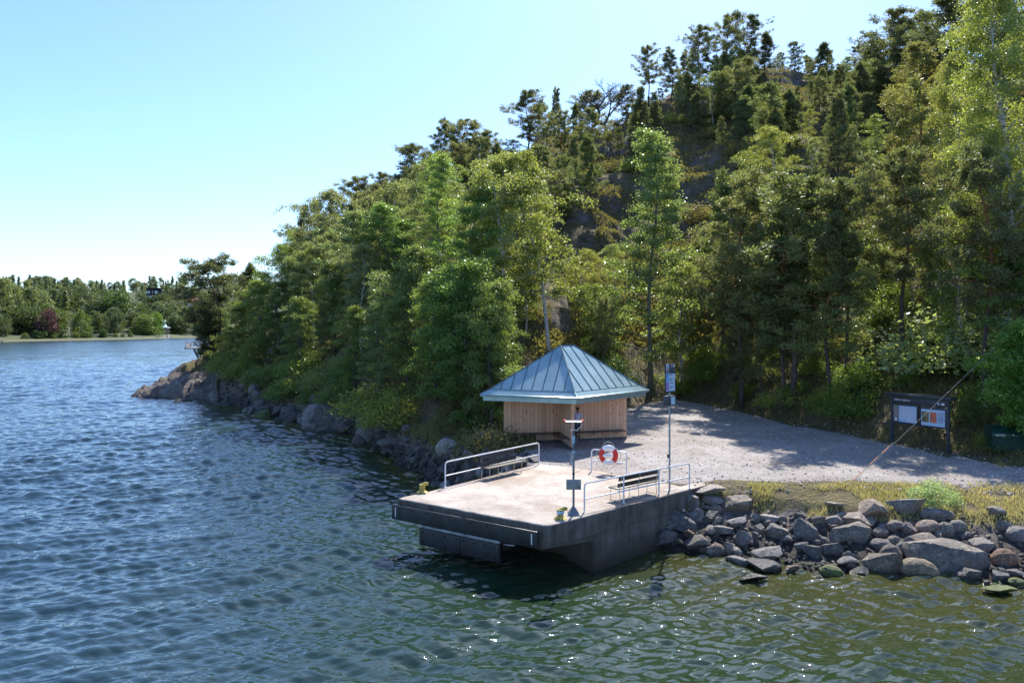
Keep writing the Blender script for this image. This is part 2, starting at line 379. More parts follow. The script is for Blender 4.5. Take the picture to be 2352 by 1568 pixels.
# ------------------------------------------------------------------ terrain height
# per column (photo x): (depth, height) knots: seabed, waterline, bank top, flat edge, hill toe, slope, ridge, behind, far
COLS = [
 (-4000, [(20,-4),(40,-4),(41,-4),(42,-4),(43,-4),(44,-4),(45,-4),(200,-4),(300,-4)]),
 (290, [(60,-3),(79,-1),(80,-1),(81,-1),(83,-1),(86,-2),(90,-3),(200,-4),(300,-4)]),
 (320, [(70,-2),(78.4,0),(79.4,.30),(80.4,.30),(81.5,-.2),(85,-2),(90,-3),(200,-4),(300,-4)]),
 (360, [(67,-2),(77,0),(79,.8),(81.5,1.3),(84,.5),(86,-.6),(92,-3),(200,-4),(300,-4)]),
 (400, [(65,-2),(75.5,0),(79,1.2),(84.5,2.55),(87,1.6),(89,-.2),(95,-3),(200,-4),(300,-4)]),
 (450, [(63,-2),(74.0,0),(79,1.8),(87,3.45),(90,3.2),(94,1.0),(98,-1),(200,-4),(300,-4)]),
 (485, [(62,-2),(73.5,0),(78.5,1.9),(87,3.9),(92,4.2),(100,3.4),(108,2.0),(130,0),(300,-2)]),
 (600, [(50,-2),(62,0),(64,1.0),(69,2.2),(78,3.6),(95,5.5),(120,6),(200,2),(300,-2)]),
 (700, [(44,-2),(56.5,0),(58.5,1.1),(62,2.2),(70,5),(90,10.5),(120,11),(200,4),(300,0)]),
 (800, [(40,-2),(51,0),(53,1.3),(56,2.3),(63,6),(95,17),(120,17),(200,8),(300,2)]),
 (900, [(33,-2),(40.5,0),(43.5,1.3),(47,2.2),(60,8),(98,22),(122,22),(200,12),(300,4)]),
 (1000,[(27,-2),(33.8,0),(36.5,1.4),(41,2),(60,9.5),(100,26),(125,26),(200,15),(300,8)]),
 (1100,[(25,-2),(30.5,0),(33,1.5),(41,1.95),(60,9.5),(101,30),(122,30),(200,20),(300,12)]),
 (1240,[(24,-2),(28.5,0),(30.3,1.7),(31.5,1.77),(44,1.9),(64,11.5),(102,35),(200,25),(300,15)]),
 (1400,[(23,-2),(26.3,0),(28,1.6),(29,1.77),(49,2.0),(68,12),(108,38),(200,26),(300,16)]),
 (1540,[(22,-2),(24.7,0),(26.3,1.6),(27,1.77),(57,2.1),(74,13.5),(115,46),(200,32),(300,20)]),
 (1640,[(21,-2),(23.7,0),(26,1.45),(27,1.77),(53,2.0),(72,14.5),(118,48),(200,32),(300,20)]),
 (1800,[(20,-2),(22.6,0),(25.6,1.2),(27,1.76),(44,1.9),(66,15),(121,51),(200,34),(300,20)]),
 (2040,[(19,-2),(21.9,0),(24.8,1.15),(27.2,1.76),(36.5,1.86),(56,13.5),(118,48),(200,32),(300,20)]),
 (2352,[(17,-2),(21.0,0),(23.8,1.15),(27.0,1.76),(31,1.84),(48,11),(112,50),(200,34),(300,20)]),
 (3600,[(11,-2),(15.5,0),(18.5,1.15),(22,1.76),(26,1.84),(42,11),(105,52),(200,34),(300,20)]),
 (6500,[(4,-2),(8,0),(11,1.15),(15,1.76),(20,1.84),(34,11),(95,52),(200,34),(300,20)])]
CXS = np.array([c[0] for c in COLS], float)
KD = np.array([[k[0] for k in c[1]] for c in COLS], float); KZ = np.array([[k[1] for k in c[1]] for c in COLS], float)
def H(x, y, detail=True):
    x = np.asarray(x, float); y = np.maximum(np.asarray(y, float), .5)
    c = np.clip(CX + F * x / y, CXS[0], CXS[-1])
    d = [np.interp(c, CXS, KD[:, k]) for k in range(9)]; z_ = [np.interp(c, CXS, KZ[:, k]) for k in range(9)]
    z = np.where(y < d[0], z_[0], 0.0) + np.where(y >= d[8], z_[8], 0.0)
    for k in range(8):
        m_ = (y >= d[k]) & (y < d[k + 1]); tt = (y - d[k]) / np.maximum(d[k + 1] - d[k], 1e-6)
        z = np.where(m_, z_[k] + (z_[k + 1] - z_[k]) * tt, z)
    if not detail: return z
    hill = sstep(0, 1, (y - d[4]) / 14) * (c > 500)
    z = z + hill * (fbm(x * .07, y * .07, 3, 4) * 4.2 + fbm(x * .35, y * .35, 9, 3) * 1.1)
    led = fbm(x * .12 + 9, y * .2, 21, 4)
    zz = z / 3.2 + led * 1.2; st = np.floor(zz) + sstep(.55, 1.0, zz - np.floor(zz)); z = z + hill * .42 * (st - zz) * 3.2 * sstep(-.25, .2, fbm(x * .05, y * .05, 33, 2))
    toe = sstep(0, 1, (y - d[4] + 1) / 4) * (1 - hill) * (c > 500)
    z = z + toe * fbm(x * .5, y * .5, 5, 3) * .5
    # headland rock: rounded ice-worn slab with grooves
    head = sstep(560, 500, c) * (z > -1.5)
    gx = x * .55 + y * .25
    z = z + head * (fbm(gx * .9, y * .5 - x * .15, 41, 4) * .7 - 1.7 * np.abs(fbm(gx * .35 + 3, y * .9 - x * .5, 51, 4)) + .4)
    bank = sstep(-1, 0, y - d[1]) * sstep(.3, -.3, y - d[2] - .4) * (c > 500)
    z = z - bank * np.where(c < 1240, .55, .3) + bank * fbm(x * 1.4, y * 1.4, 61, 3) * .25
    return z
def Hs(x, y): return float(H(np.array([x]), np.array([y]))[0])
def hit(px, py, off=0.0, d0=8, d1=200):
    ds = np.linspace(d0, d1, 1900); x = (px - CX) / F * ds; zr = CAMZ - (py - HZ) / F * ds
    h = np.maximum(H(x, ds), -0.05) + off; k = np.argmax(zr <= h)
    return Vector((x[k], ds[k], zr[k]))
def fan(cs, ys):
    C, Y = np.meshgrid(cs, ys); X = C * Y
    ny, nx = Y.shape; idx = np.arange(ny * nx).reshape(ny, nx)
    f = np.stack([idx[:-1, :-1], idx[:-1, 1:], idx[1:, 1:], idx[1:, :-1]], -1).reshape(-1, 4)
    return X.ravel(), Y.ravel(), f
cs = np.concatenate([np.linspace(-.75, -.56, 20)[:-1], np.linspace(-.56, .78, 620), np.linspace(.78, 2.6, 60)[1:]])
ys = np.geomspace(9, 300, 640)
X, Y, f = fan(cs, ys); Z = H(X, Y)
cpx = CX + F * X / Y
def blob(px, d, rx, rd): return np.exp(-(((cpx - px) / rx) ** 2 + ((Y - d) / rd) ** 2))
bare = np.clip(sstep(520, 470, cpx) * 1.0 * (1 - 1.0 * blob(455, 85.0, 50, 3.2)) + blob(1250, 99, 60, 9) + blob(1420, 104, 70, 9) + blob(1580, 112, 60, 8) + blob(1800, 118, 60, 8) + blob(2030, 108, 50, 12) + .6 * blob(1640, 82, 60, 14), 0, 1)
bare = np.where(Z < 1.1, np.maximum(bare, .8), bare)
tm = npmesh('terrain', np.stack([X, Y, Z], -1), f, M['terrain'], {'bare': ('POINT', bare), 'wetz': ('POINT', np.where(cpx < 520, .5, 1.15))})
terrain = tag(mobj('rocky_hillside', tm), kind='structure')

# far shore
FC = [(-2500,[(150,-1),(160,0),(170,3),(220,8),(420,30),(700,44),(900,30)]),
      (-300,[(270,-1),(300,0),(312,2),(350,6),(480,26),(700,42),(900,30)]),
      (0,[(330,-1),(346,0),(358,2),(400,7),(520,26),(720,42),(900,30)]),
      (250,[(380,-1),(398,0),(412,2),(460,6),(600,28),(820,44),(1000,30)]),
      (460,[(440,-1),(474,0),(490,1.5),(540,5),(680,30),(900,56),(1100,30)]),
      (700,[(440,-1),(500,0),(520,2),(580,8),(700,30),(900,54),(1100,30)]),
      (1600,[(450,-1),(520,0),(560,2),(600,8),(700,30),(900,50),(1100,30)])]
FX = np.array([c[0] for c in FC], float); FD = np.array([[k[0] for k in c[1]] for c in FC], float); FZ = np.array([[k[1] for k in c[1]] for c in FC], float)
def HF(x, y):
    c = np.clip(CX + F * x / y, FX[0], FX[-1]); d = [np.interp(c, FX, FD[:, k]) for k in range(7)]; z_ = [np.interp(c, FX, FZ[:, k]) for k in range(7)]
    z = np.where(y < d[0], -3.0, 0.0) + np.where(y >= d[6], z_[6], 0.0)
    for k in range(6):
        tt = (y - d[k]) / (d[k + 1] - d[k]); z = np.where((y >= d[k]) & (y < d[k + 1]), z_[k] + (z_[k + 1] - z_[k]) * tt, z)
    return z + (z > .8) * fbm(x * .02, y * .02, 4, 3) * 3 * sstep(.8, 6, z)
def HFs(x, y): return float(HF(np.array([x]), np.array([y]))[0])
X, Y, f = fan(np.linspace(-2.0, .3, 200), np.geomspace(150, 1100, 150))
tag(mobj('far_shore_hills', npmesh('far_shore', np.stack([X, Y, HF(X, Y)], -1), f, M['far'])), kind='structure')

# ------------------------------------------------------------------ water
rng = np.random.default_rng(7)
cs = np.concatenate([np.linspace(-2.2, -.76, 40)[:-1], np.linspace(-.76, .76, 900), np.linspace(.76, 2.2, 40)[1:]])
ys = np.concatenate([np.linspace(4, 12, 30)[:-1], np.geomspace(12, 420, 1150)[:-1], np.geomspace(420, 6000, 60)])
X, Y, f = fan(cs, ys); dy = np.gradient(ys); DY = np.repeat(dy, len(cs))
Zw = np.zeros_like(X)
for k in range(46):
    lam = .32 * (4.0 / .32) ** rng.random(); th = (R(90 + 32) if k % 3 else R(90 - 22)) + rng.normal(0, .24)
    am = .0098 * lam ** .5 * (0.6 + .8 * rng.random()); kx = 2 * math.pi / lam * math.cos(th); ky = 2 * math.pi / lam * math.sin(th)
    ph = rng.random() * 6.28; fade = sstep(lam / 2.2, lam / 5, DY)
    w_ = np.sin(kx * X + ky * Y + ph); Zw += am * fade * (w_ + .25 * np.cos(2 * (kx * X + ky * Y + ph)))
Zw *= sstep(330, 50, Y) * .9 + .1
Zw *= .65 + .5 * (vnoise(X * .05, Y * .08, 12))
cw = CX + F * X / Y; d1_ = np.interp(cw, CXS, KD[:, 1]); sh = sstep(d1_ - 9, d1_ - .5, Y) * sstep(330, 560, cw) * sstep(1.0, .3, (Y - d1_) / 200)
sh_refl = np.maximum(sh, sstep(-13, 3, X + .25 * (Y - 18)) * sstep(36, 20, Y) * .9)  # adds green painted in where the near right water mirrors the dark hill
wm = npmesh('water', np.stack([X, Y, Zw], -1), f, M['water'], {'shallow': ('POINT', sh_refl), 'bed': ('POINT', sh), 'rough': ('POINT', .006 + .2 * sstep(50, 330, Y))})
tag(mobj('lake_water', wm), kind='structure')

# ------------------------------------------------------------------ gravel sheet
gx_near = [(1150, 31.0), (1240, 30.0), (1400, 27.6), (1587, 25.9), (1650, 27.1), (1780, 26.9), (1940, 27.5), (2150, 26.8), (2352, 26.6), (3600, 22)]
gx_far = [(1150, 34.5), (1240, 38.0), (1330, 42.0), (1440, 55.5), (1540, 58.0), (1640, 52.0), (1700, 49.5), (1820, 43.0), (1912, 42.0), (2047, 37.0), (2180, 32.6), (2352, 30.2), (3600, 25.5)]
px = np.linspace(1150, 3600, 900); nv = 80
dn = np.interp(px, *zip(*gx_near)) + .35 * fbm(px * .03, px * 0, 2, 3); df = np.interp(px, *zip(*gx_far)) + 1.1 * fbm(px * .02, px * 0, 6, 4)
df = np.minimum(df, np.interp(px, CXS, KD[:, 4]) - .2); T = np.linspace(0, 1, nv)[:, None]; Yg = dn[None] + (df - dn)[None] * T; Xg = (px[None] - CX) / F * Yg
Zg = H(Xg, Yg) + .03 + .02 * fbm(Xg * 1.3, Yg * 1.3, 8, 3)
edge = np.minimum(1, np.minimum(T, 1 - T) * 18); Zg = Zg - (1 - edge) * .09
idx = np.arange(nv * len(px)).reshape(nv, -1); f = np.stack([idx[:-1, :-1], idx[:-1, 1:], idx[1:, 1:], idx[1:, :-1]], -1).reshape(-1, 4)
tag(mobj('gravel_path', npmesh('gravel', np.stack([Xg.ravel(), Yg.ravel(), Zg.ravel()], -1), f, M['gravel'])), kind='structure')

# ------------------------------------------------------------------ pier
DZ = 1.8
A = at(915, 1144, DZ); B = at(1256, 1207, DZ); Cc = at(1587, 1121.5, DZ); L1 = at(1238, 1065, DZ); L0 = at(975, 1130, DZ); A2 = at(928, 1139.5, DZ)
pier = empty('concrete_pier', (A + B) / 2, 0, 'pale concrete ferry pier with black fender boards on its front', 'pier')
pinv = Matrix.Translation(-pier.location)
def pchild(mb, name, m_): 
    o = mb.build(name, m_, pier); o.data.transform(pinv); return o
u = (B - A).normalized(); n_out = Vector((u.y, -u.x, 0))          # outward, towards the lake
v_r = (Cc - B).normalized()
def jag(a, b, n, amp, s):
    out = []
    for i in range(n):
        t = i / n; p = a.lerp(b, t); d = (b - a).normalized(); q = Vector((d.y, -d.x, 0)); out.append(p + q * amp * (mnoise.noise((p.x * 3 + s, p.y * 3, 0)) if 0 < i else 0))
    return out
B0 = B - u * .16; B1 = B + v_r * .16
poly = jag(A, B0, 40, .05, 1) + jag(B0, B1, 3, .01, 2) + jag(B1, Cc, 30, .03, 3) + [Cc, Cc.lerp(L1, .35) + Vector((0, 1.0, 0)), L1] + jag(L1, L0, 1, 0, 4) + [L0, A2]
bm = bmesh.new(); vs = [bm.verts.new((p.x, p.y, 1.14)) for p in poly]; fc = bm.faces.new(vs)
bmesh.ops.recalc_face_normals(bm, faces=bm.faces)
ex = bmesh.ops.extrude_face_region(bm, geom=[fc]); 
for g_ in ex['geom']:
    if isinstance(g_, bmesh.types.BMVert): g_.co.z = DZ
bm.normal_update()
te = [e for e in bm.edges if all(abs(v.co.z - DZ) < 1e-4 for v in e.verts)]
bmesh.ops.bevel(bm, geom=te, offset=.07, segments=3, affect='EDGES', profile=.55)
bmesh.ops.recalc_face_normals(bm, faces=bm.faces)
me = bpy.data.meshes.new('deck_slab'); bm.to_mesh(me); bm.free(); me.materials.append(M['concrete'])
try: me.set_sharp_from_angle(angle=R(35))
except Exception: pass
for p_ in me.polygons: p_.use_smooth = True
me.transform(pinv); mobj('deck_slab', me, pier)
# support wall: along the right edge back into the bank
inw = Vector((-v_r.y, v_r.x, 0))                                     # to the left of the right edge
wa = B + v_r * 2.1 + inw * .035; wb = Cc + v_r * 1.2 + inw * .035
pillar = [wa, wb, wb + inw * 4.4, wa + inw * 4.2 - n_out * .3]
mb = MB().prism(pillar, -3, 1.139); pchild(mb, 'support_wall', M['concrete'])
mb = MB().prism([B + v_r * .25 + inw * .5, wa + inw * .01 - v_r * .004, wa + inw * 3.6, A + v_r * 1 + u * 1.2], .92, 1.137); pchild(mb, 'slab_haunch', M['concrete'])
# wall face panel continuing beside the slab at the landward end
c0 = Cc + v_r * .02
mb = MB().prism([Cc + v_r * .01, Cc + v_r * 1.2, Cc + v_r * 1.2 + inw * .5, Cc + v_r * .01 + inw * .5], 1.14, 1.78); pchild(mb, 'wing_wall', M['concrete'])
def board(name, x0, x1, z0, z1, th, off, m_, pxs=True):
    def on(xp):                                                       # point of the front line seen at photo x
        c = (xp - CX) / F; t = (A.x - c * A.y) / (c * u.y - u.x); return A + u * t
    p0 = on(x0) + n_out * (off + th / 2); p1 = on(x1) + n_out * (off + th / 2)
    mb = MB(); p0.z = p1.z = (z0 + z1) / 2; mb.beam(p0, p1, th, z1 - z0, bev=.02); o = pchild(mb, name, m_); return o, p0, p1
def bolt(p, r, par):
    b_ = pchild(MB().lathe([(r, 0), (r, .012), (.0, .014)], 8, Matrix.Translation(p) @ Matrix.Rotation(math.atan2(n_out.y, n_out.x), 4, 'Z') @ Matrix.Rotation(R(90), 4, 'Y')), 'bolt', M['bolt']); b_.parent = par
uboard, p0, p1 = board('upper_fender_board', 907, 1239, 1.10, 1.61, .13, .03, M['rubber'])
Lb = (p1 - p0).length
for i in range(9):
    for zz, dx in ((1.50, 0), (1.22, .3)):
        p = p0.lerp(p1, (i + .5 + dx * .5) / 9.4) + n_out * .066; p.z = zz
        bolt(p, .028, uboard)
for tt in (.03, .97):
    mb = MB(); p = p0.lerp(p1, tt) + n_out * .067; mb.beam((p.x, p.y, 1.20), (p.x, p.y, 1.53), .035, .006, up=n_out); e_ = pchild(mb, 'white_edge_mark', M['white']); e_.parent = uboard
for (xa, xb) in ((973, 1066), (1067.2, 1154)):
    o, q0, q1 = board('lower_fender_panel', xa, xb, .44, 1.00, .16, .06, M['rubber'])
    for tt in (.08, .36, .64, .92):
        for zz in (.55, .90):
            p = q0.lerp(q1, tt) + n_out * .081; p.z = zz
            bolt(p, .034, o)
board('steel_beam', 976, 1153, 1.005, 1.096, .12, .045, M['beam'])
mb = MB(); q = q1 - n_out * .2; mb.beam((q.x, q.y, .95), (q + u * .35 - n_out * .1)[:2] + (.95,), .05, .05); pchild(mb, 'bracket_arm', M['beam'])
for k in (.2, .5, .8):
    mb = MB(); qq = p0.lerp(p1, .25 + k * .4); mb.beam((qq.x - n_out.x * .25, qq.y - n_out.y * .25, .5), (qq.x - n_out.x * .25, qq.y - n_out.y * .25, 1.14), .1, .1); pchild(mb, 'fender_bracket', M['beam'])

# ------------------------------------------------------------------ railings
def railing(pts, hgt, label, name='railing', mid=.45, rr=.027, group=None):
    base = pts[0]; r_ = empty(name, base, 0, label, 'railing', group); ps = [Vector(p) - base for p in pts]; a, b = ps[0], ps[-1]; d = (b - a).normalized(); up = Vector((0, 0, 1)); c = .12
    path = [a, a + up * (hgt - c), a + up * (hgt - c * .3) + d * c * .3, a + up * hgt + d * c, b + up * hgt - d * c, b + up * (hgt - c * .3) - d * c * .3, b + up * (hgt - c), b]
    MB().tube(path, rr, 8).build('top_rail', M['rail'], r_)
    MB().tube([a + up * hgt * mid, b + up * hgt * mid], rr * .85, 8).build('mid_rail', M['rail'], r_)
    for p in ps[1:-1]: MB().tube([p, p + up * hgt], rr * 1.05, 8).build('post', M['rail'], r_)
    for p in ps: MB().lathe([(.055, -.004), (.055, .012), (.03, .014)], 10, Matrix.Translation(p)).build('foot_plate', M['rail'], r_)
    return r_
railing([at(1022.7, 1118.2, DZ), at(1238, 1065.5, DZ)], .93, 'white tubular railing behind the bench on the left edge of the pier')
railing([at(1342.3, 1175.8, DZ), at(1432.5, 1154.3, DZ), at(1513.5, 1134.6, DZ), at(1585.4, 1120.5, DZ) - v_r * .05], .93, 'long white tubular railing along the right edge of the pier')
ra, rb = at(1358.8, 1081.8, DZ), at(1439, 1090, DZ)
stand = railing([ra, rb], .91, 'short white tubular stand that holds the red and white lifebuoy', 'lifebuoy_stand', .5, .03)
mid = (ra + rb) / 2 + Vector((-.1, 0, 0)); 
mb = MB(); lp = mid - ra
for dx in (-.03, .03): mb.tube([lp + Vector((dx, -.035, .4)), lp + Vector((dx, -.035, .98))], .009, 6)
mb.build('hanger_rod', M['galv'], stand)
# lifebuoy
rc = at(1397.7, 1044.9, 2.53); rc.y = 29.0; rc.x = (1397.7 - CX) / F * 29.0; rc.z = CAMZ - (1044.9 - HZ) / F * 29.0
buoy = empty('lifebuoy', rc, R(-8), 'red and white ring lifebuoy with loose rope hanging on its stand', 'lifebuoy')
def torus_seg(a0, a1, R_=.285, r=.105, n=14):
    vs = []; fs = []; m_ = 12
    for i in range(n + 1):
        a = a0 + (a1 - a0) * i / n
        for k in range(m_):
            b = 2 * math.pi * k / m_; rr = R_ + r * math.cos(b); vs.append((rr * math.cos(a), r * .72 * math.sin(b), rr * math.sin(a) * 1.06))
    for i in range(n):
        for k in range(m_): fs.append((i * m_ + k, i * m_ + (k + 1) % m_, (i + 1) * m_ + (k + 1) % m_, (i + 1) * m_ + k))
    fs += [tuple(range(m_)), tuple(range(n * m_, n * m_ + m_))]
    return vs, fs
for a0, a1, c in ((-48, 44, 'red'), (44, 136, 'white'), (136, 228, 'red'), (228, 312, 'white')):
    v_, f_ = torus_seg(R(a0 + .6), R(a1 - .6)); MB().add(v_, f_, True).build(c + '_segment', M[c], buoy)
mb = MB()
for a in (45, 135, 225, 315):
    pts = []
    for i in range(13):
        t = i / 12; an = R(a - 40 + 80 * t) if a in (45, 135, 225, 315) else 0; an = R(a + 45 - 40 + 80 * t); rr = .37 + .13 * math.sin(math.pi * t)
        pts.append((rr * math.cos(an), -.02, rr * math.sin(an) * 1.1))
    mb.tube(pts, .011, 6)
mb.tube([(-.06, -.08, -.42), (-.03, -.09, -.6), (.01, -.08, -.9)], .006, 5)
mb.build('grab_rope', M['rope'], buoy)
Mr = Matrix.Translation((-.22, -.085, 0)) @ Matrix.Rotation(R(90), 4, 'Y')
MB().lathe([(.03, -.01), (.065, .03), (.07, .12), (.07, .25), (.045, .30), (.018, .34), (.018, .37), (.055, .40), (.055, .41)], 14, Mr).build('line_bottle', M['white'], buoy)

# ------------------------------------------------------------------ benches
def bench(loc, rz, label):
    b = empty('bench', loc, rz, label, 'bench', 'benches on the pier')
    MB().box((0, -.02, .445), (2.1, .43, .04), bev=.006).build('seat', M['seatwood'], b)
    Mt = Matrix.Translation((0, .235, .70)) @ Matrix.Rotation(R(-12), 4, 'X')
    for dz in (-.12, .11): MB().box((0, 0, dz), (2.1, .03, .165), M=Mt, bev=.005).build('back_plank', M['seatwood'], b)
    for x in (-.95, 0, .95):
        MB().tube([(x, -.21, 0), (x, -.21, .42), (x, .17, .42)], .013, 6).tube([(x, .24, .02), (x, .19, .42), (x, .30, .93)], .014, 6).tube([(x, -.21, .02), (x, .24, .02)], .013, 6).build('leg_frame', M['benchleg'], b)
    return b
def mid_of(ps): return sum(ps, Vector()) / len(ps)
lb = mid_of([at(1124, 1102.5, DZ), at(1101.6, 1099.4, DZ), at(1204.9, 1083.6, DZ), at(1181, 1082, DZ)])
bench(lb, R(47.8), 'dark slatted bench with white sunlit seat against the left railing')
rb_ = mid_of([at(1395.4, 1149.3, DZ), at(1421.9, 1153, DZ), at(1514.6, 1132.6, DZ), at(1486.8, 1128.3, DZ)])
bench(rb_, R(219), 'dark slatted bench seen from behind at the right railing')

# ------------------------------------------------------------------ bollards
def bollard(px, py, rz, label, wrap=False):
    b = empty('bollard', at(px, py, DZ), rz, label, 'bollard', 'mooring bollards')
    MB().lathe([(.20, 0), (.20, .02), (.17, .04), (.12, .07), (.10, .10), (.095, .20), (.11, .25), (.12, .28), (.11, .30), (.0, .305)], 20).build('post', M['yellow'], b)
    MB().tube([(-.02, 0, .27), (.10, 0, .315), (.22, 0, .32)], [.06, .062, .05], 10).build('horn', M['yellow'], b)
    mb = MB()
    for k in range(6):
        a = k * math.pi / 3; mb.lathe([(.016, .02), (.016, .045), (.0, .046)], 6, Matrix.Translation((.17 * math.cos(a), .17 * math.sin(a), 0)))
    mb.build('base_bolts', M['yellow'], b)
    if wrap: MB().lathe([(.106, .16), (.115, .17), (.122, .24), (.116, .26)], 16).build('tape_wrap', M['bluewrap'], b)
bollard(970, 1131, R(10), 'plain yellow bollard on the far left corner of the pier')
bollard(1287, 1191, R(-5), 'yellow bollard with pale blue wrap beside the signal pole', True)

# ------------------------------------------------------------------ lettering
def text(s, size, loc, M4, mat_, parent, ext=.003, align='LEFT', name='lettering'):
    cu = bpy.data.curves.new('t', 'FONT'); cu.body = s; cu.size = size; cu.extrude = ext; cu.align_x = align; cu.resolution_u = 2
    o = bpy.data.objects.new('t', cu); COL.objects.link(o); bpy.context.view_layer.update()
    me = bpy.data.meshes.new_from_object(o.evaluated_get(bpy.context.evaluated_depsgraph_get())); bpy.data.objects.remove(o)
    me.transform(M4 @ Matrix.Translation(loc) @ Matrix.Rotation(R(90), 4, 'X')); me.materials.clear(); me.materials.append(mat_)
    return mobj(name, me, parent)
I4 = Matrix.Identity(4)

# ------------------------------------------------------------------ signal pole on the pier
sp = empty('signal_pole', at(1317.3, 1181.9, DZ), 0, 'grey signal pole with white tray lamp and sign plates near the pier front', 'signal pole')
MB().tube([(0, 0, .2), (0, 0, 2.70)], .036, 12).build('pole', M['galv_dark'], sp)
mb = MB(); mb.box((0, 0, .012), (.42, .34, .02))
for sx, sy in ((-1, -1), (1, -1), (1, 1), (-1, 1)): mb.lathe([(.014, .02), (.014, .05), (0, .051)], 6, Matrix.Translation((sx * .18, sy * .13, 0)))
mb.build('base_plate', M['beam'], sp)
mb = MB(); q = .19; mb.add([(-q, -q * .7, .022), (q, -q * .7, .022), (q, q * .7, .022), (-q, q * .7, .022), (-.037, -.037, .27), (.037, -.037, .27), (.037, .037, .27), (-.037, .037, .27)], [(0, 1, 5, 4), (1, 2, 6, 5), (2, 3, 7, 6), (3, 0, 4, 7), (4, 5, 6, 7), (3, 2, 1, 0)])
mb.build('cone_foot', M['galv_dark'], sp)
zb = lambda y: CAMZ - ((1300 + y / 4.358) * .7259 - HZ) / F * 22.7 - DZ
pl = MB().box((0, -.05, zb(1005)), (.47, .008, .33), bev=.002)
for dz in (-.05, .05): pl.box((0, -.062, zb(1005) + dz), (.47, .016, .018))
for dx in (-.12, .12): pl.box((dx, -.06, zb(1005)), (.17, .012, .012))
pl.box((0, -.065, zb(1005)), (.07, .03, .11)); pl.build('sign_plate', M['beam'], sp)
MB().tube([(0, 0, zb(875)), (0, 0, zb(848))], .042, 12).build('clamp', M['black'], sp)
MB().tube([(.04, 0, zb(835)), (.22, .05, zb(835))], .008, 6).build('stub_rod', M['galv_dark'], sp)
Ms = Matrix.Translation((-.06, -.03, zb(665))) @ Matrix.Rotation(R(-62), 4, 'Z')
s2 = MB().box((0, 0, 0), (.26, .01, .36), M=Ms).build('angled_sign', M['beam'], sp)
mb = MB(); mb.box((0, -.008, .08), (.03, .006, .16), M=Ms @ Matrix.Rotation(R(20), 4, 'Y')); mb.box((.02, -.008, -.1), (.10, .006, .02), M=Ms); mb.box((-.02, -.008, -.05), (.02, .006, .09), M=Ms); mb.build('sign_mark', M['white'], s2)
MB().tube([(0, 0, zb(445)), (0, 0, zb(338))], .045, 12).build('white_label', M['bluewrap'], sp)
MB().tube([(0, 0, zb(580)), (0, 0, zb(545))], .04, 12).build('sticker', M['bluepaper'], sp)
MB().tube([(-.10, 0, zb(265)), (.12, 0, zb(265)), (.28, 0, zb(190))], .011, 6).build('bent_arm', M['white'], sp)
MB().tube([(.0, 0, zb(255)), (0, .0, zb(165))], .010, 6).build('lamp_stem', M['galv'], sp)
tray = MB().box((0, 0, zb(142)), (.54, .30, .018), bev=.006).build('tray_lamp', M['white'], sp)
mb = MB()
for s_ in (-1, 1): mb.box((s_ * .285, 0, zb(133)), (.05, .30, .07), bev=.02)
mb.build('red_end_cap', M['red'], tray)

# ------------------------------------------------------------------ stop sign pole
st = empty('stop_sign', at(1537.9, 1125.1, DZ), 0, 'tall grey pole with dark blue ferry stop sign and timetable box', 'stop sign')
MB().tube([(0, 0, 0), (0, 0, 4.55)], .034, 12).build('pole', M['galv'], st)
MB().box((0, 0, .01), (.5, .12, .016), rz=R(30)).build('base_plate', M['beam'], st)
MB().box((-.05, 0, .01 + CAMZ - ((1390 + 310 / 5.88) * .7259 - HZ) / F * 26.09 - DZ), (.07, .07, .14), bev=.01).build('button_box', M['black'], st)
za, zb2 = 6.42 - DZ, 5.38 - DZ; Mp = Matrix.Translation((0, -.06, 0)) @ Matrix.Rotation(R(35), 4, 'Z')
Wp = .50
hd = MB().box((0, 0, (za + zb2) / 2), (Wp, .05, za - zb2), M=Mp, bev=.004).build('sign_panel', M['navy'], st)
def pz(v): return za - (za - zb2) * v
pp = MB().box((0, -.029, (pz(.35) + pz(.955)) / 2), (Wp * .94, .006, pz(.35) - pz(.955)), M=Mp).build('timetable_face', M['bluepaper'], hd)
mb = MB()
for v_ in (.51, .655, .80): mb.box((.02, -.0335, pz(v_)), (Wp * .88, .002, .005), M=Mp)
mb.build('divider_line', M['galv'], hd)
for i, v_ in enumerate((.42, .565)): MB().box((-Wp * .32, -.0345, pz(v_)), (.13, .004, .12), M=Mp).build('line_square', M['cyan'], hd)
for v_ in (.715, .86):
    c = pz(v_); MB().add([(-.225, -.037, c - .06), (-.095, -.037, c - .06), (-.115, -.037, c), (-.095, -.037, c + .06), (-.225, -.037, c + .06), (-.225, -.033, c - .06), (-.095, -.033, c - .06), (-.115, -.033, c), (-.095, -.033, c + .06), (-.225, -.033, c + .06)],
        [(0, 1, 2, 3, 4), (9, 8, 7, 6, 5), (0, 5, 6, 1), (1, 6, 7, 2), (2, 7, 8, 3), (3, 8, 9, 4), (4, 9, 5, 0)], False, Mp).build('line_flag', M['purple'], hd)
for s_, v_ in (('80', .45), ('80', .595), ('2', .745), ('2', .89)): text(s_, .10, (-Wp * .32, -.039, pz(v_)), Mp, M['bluepaper'], hd, .001, 'CENTER')
for s_, v_ in (('Boden', .40), ('Ström-', .545), ('kajen', .595), ('Nacken', .69), ('Lidingö', .835)): text(s_, .062, (-.06, -.035, pz(v_)), Mp, M['black'], hd, .001)
text('Rest', .085, (-.21, -.027, pz(.32)), Mp, M['white'], hd, .001)
ic = MB().box((-.155, -.029, pz(.13)), (.12, .006, .20), M=Mp).build('boat_symbol_tile', M['white'], hd)
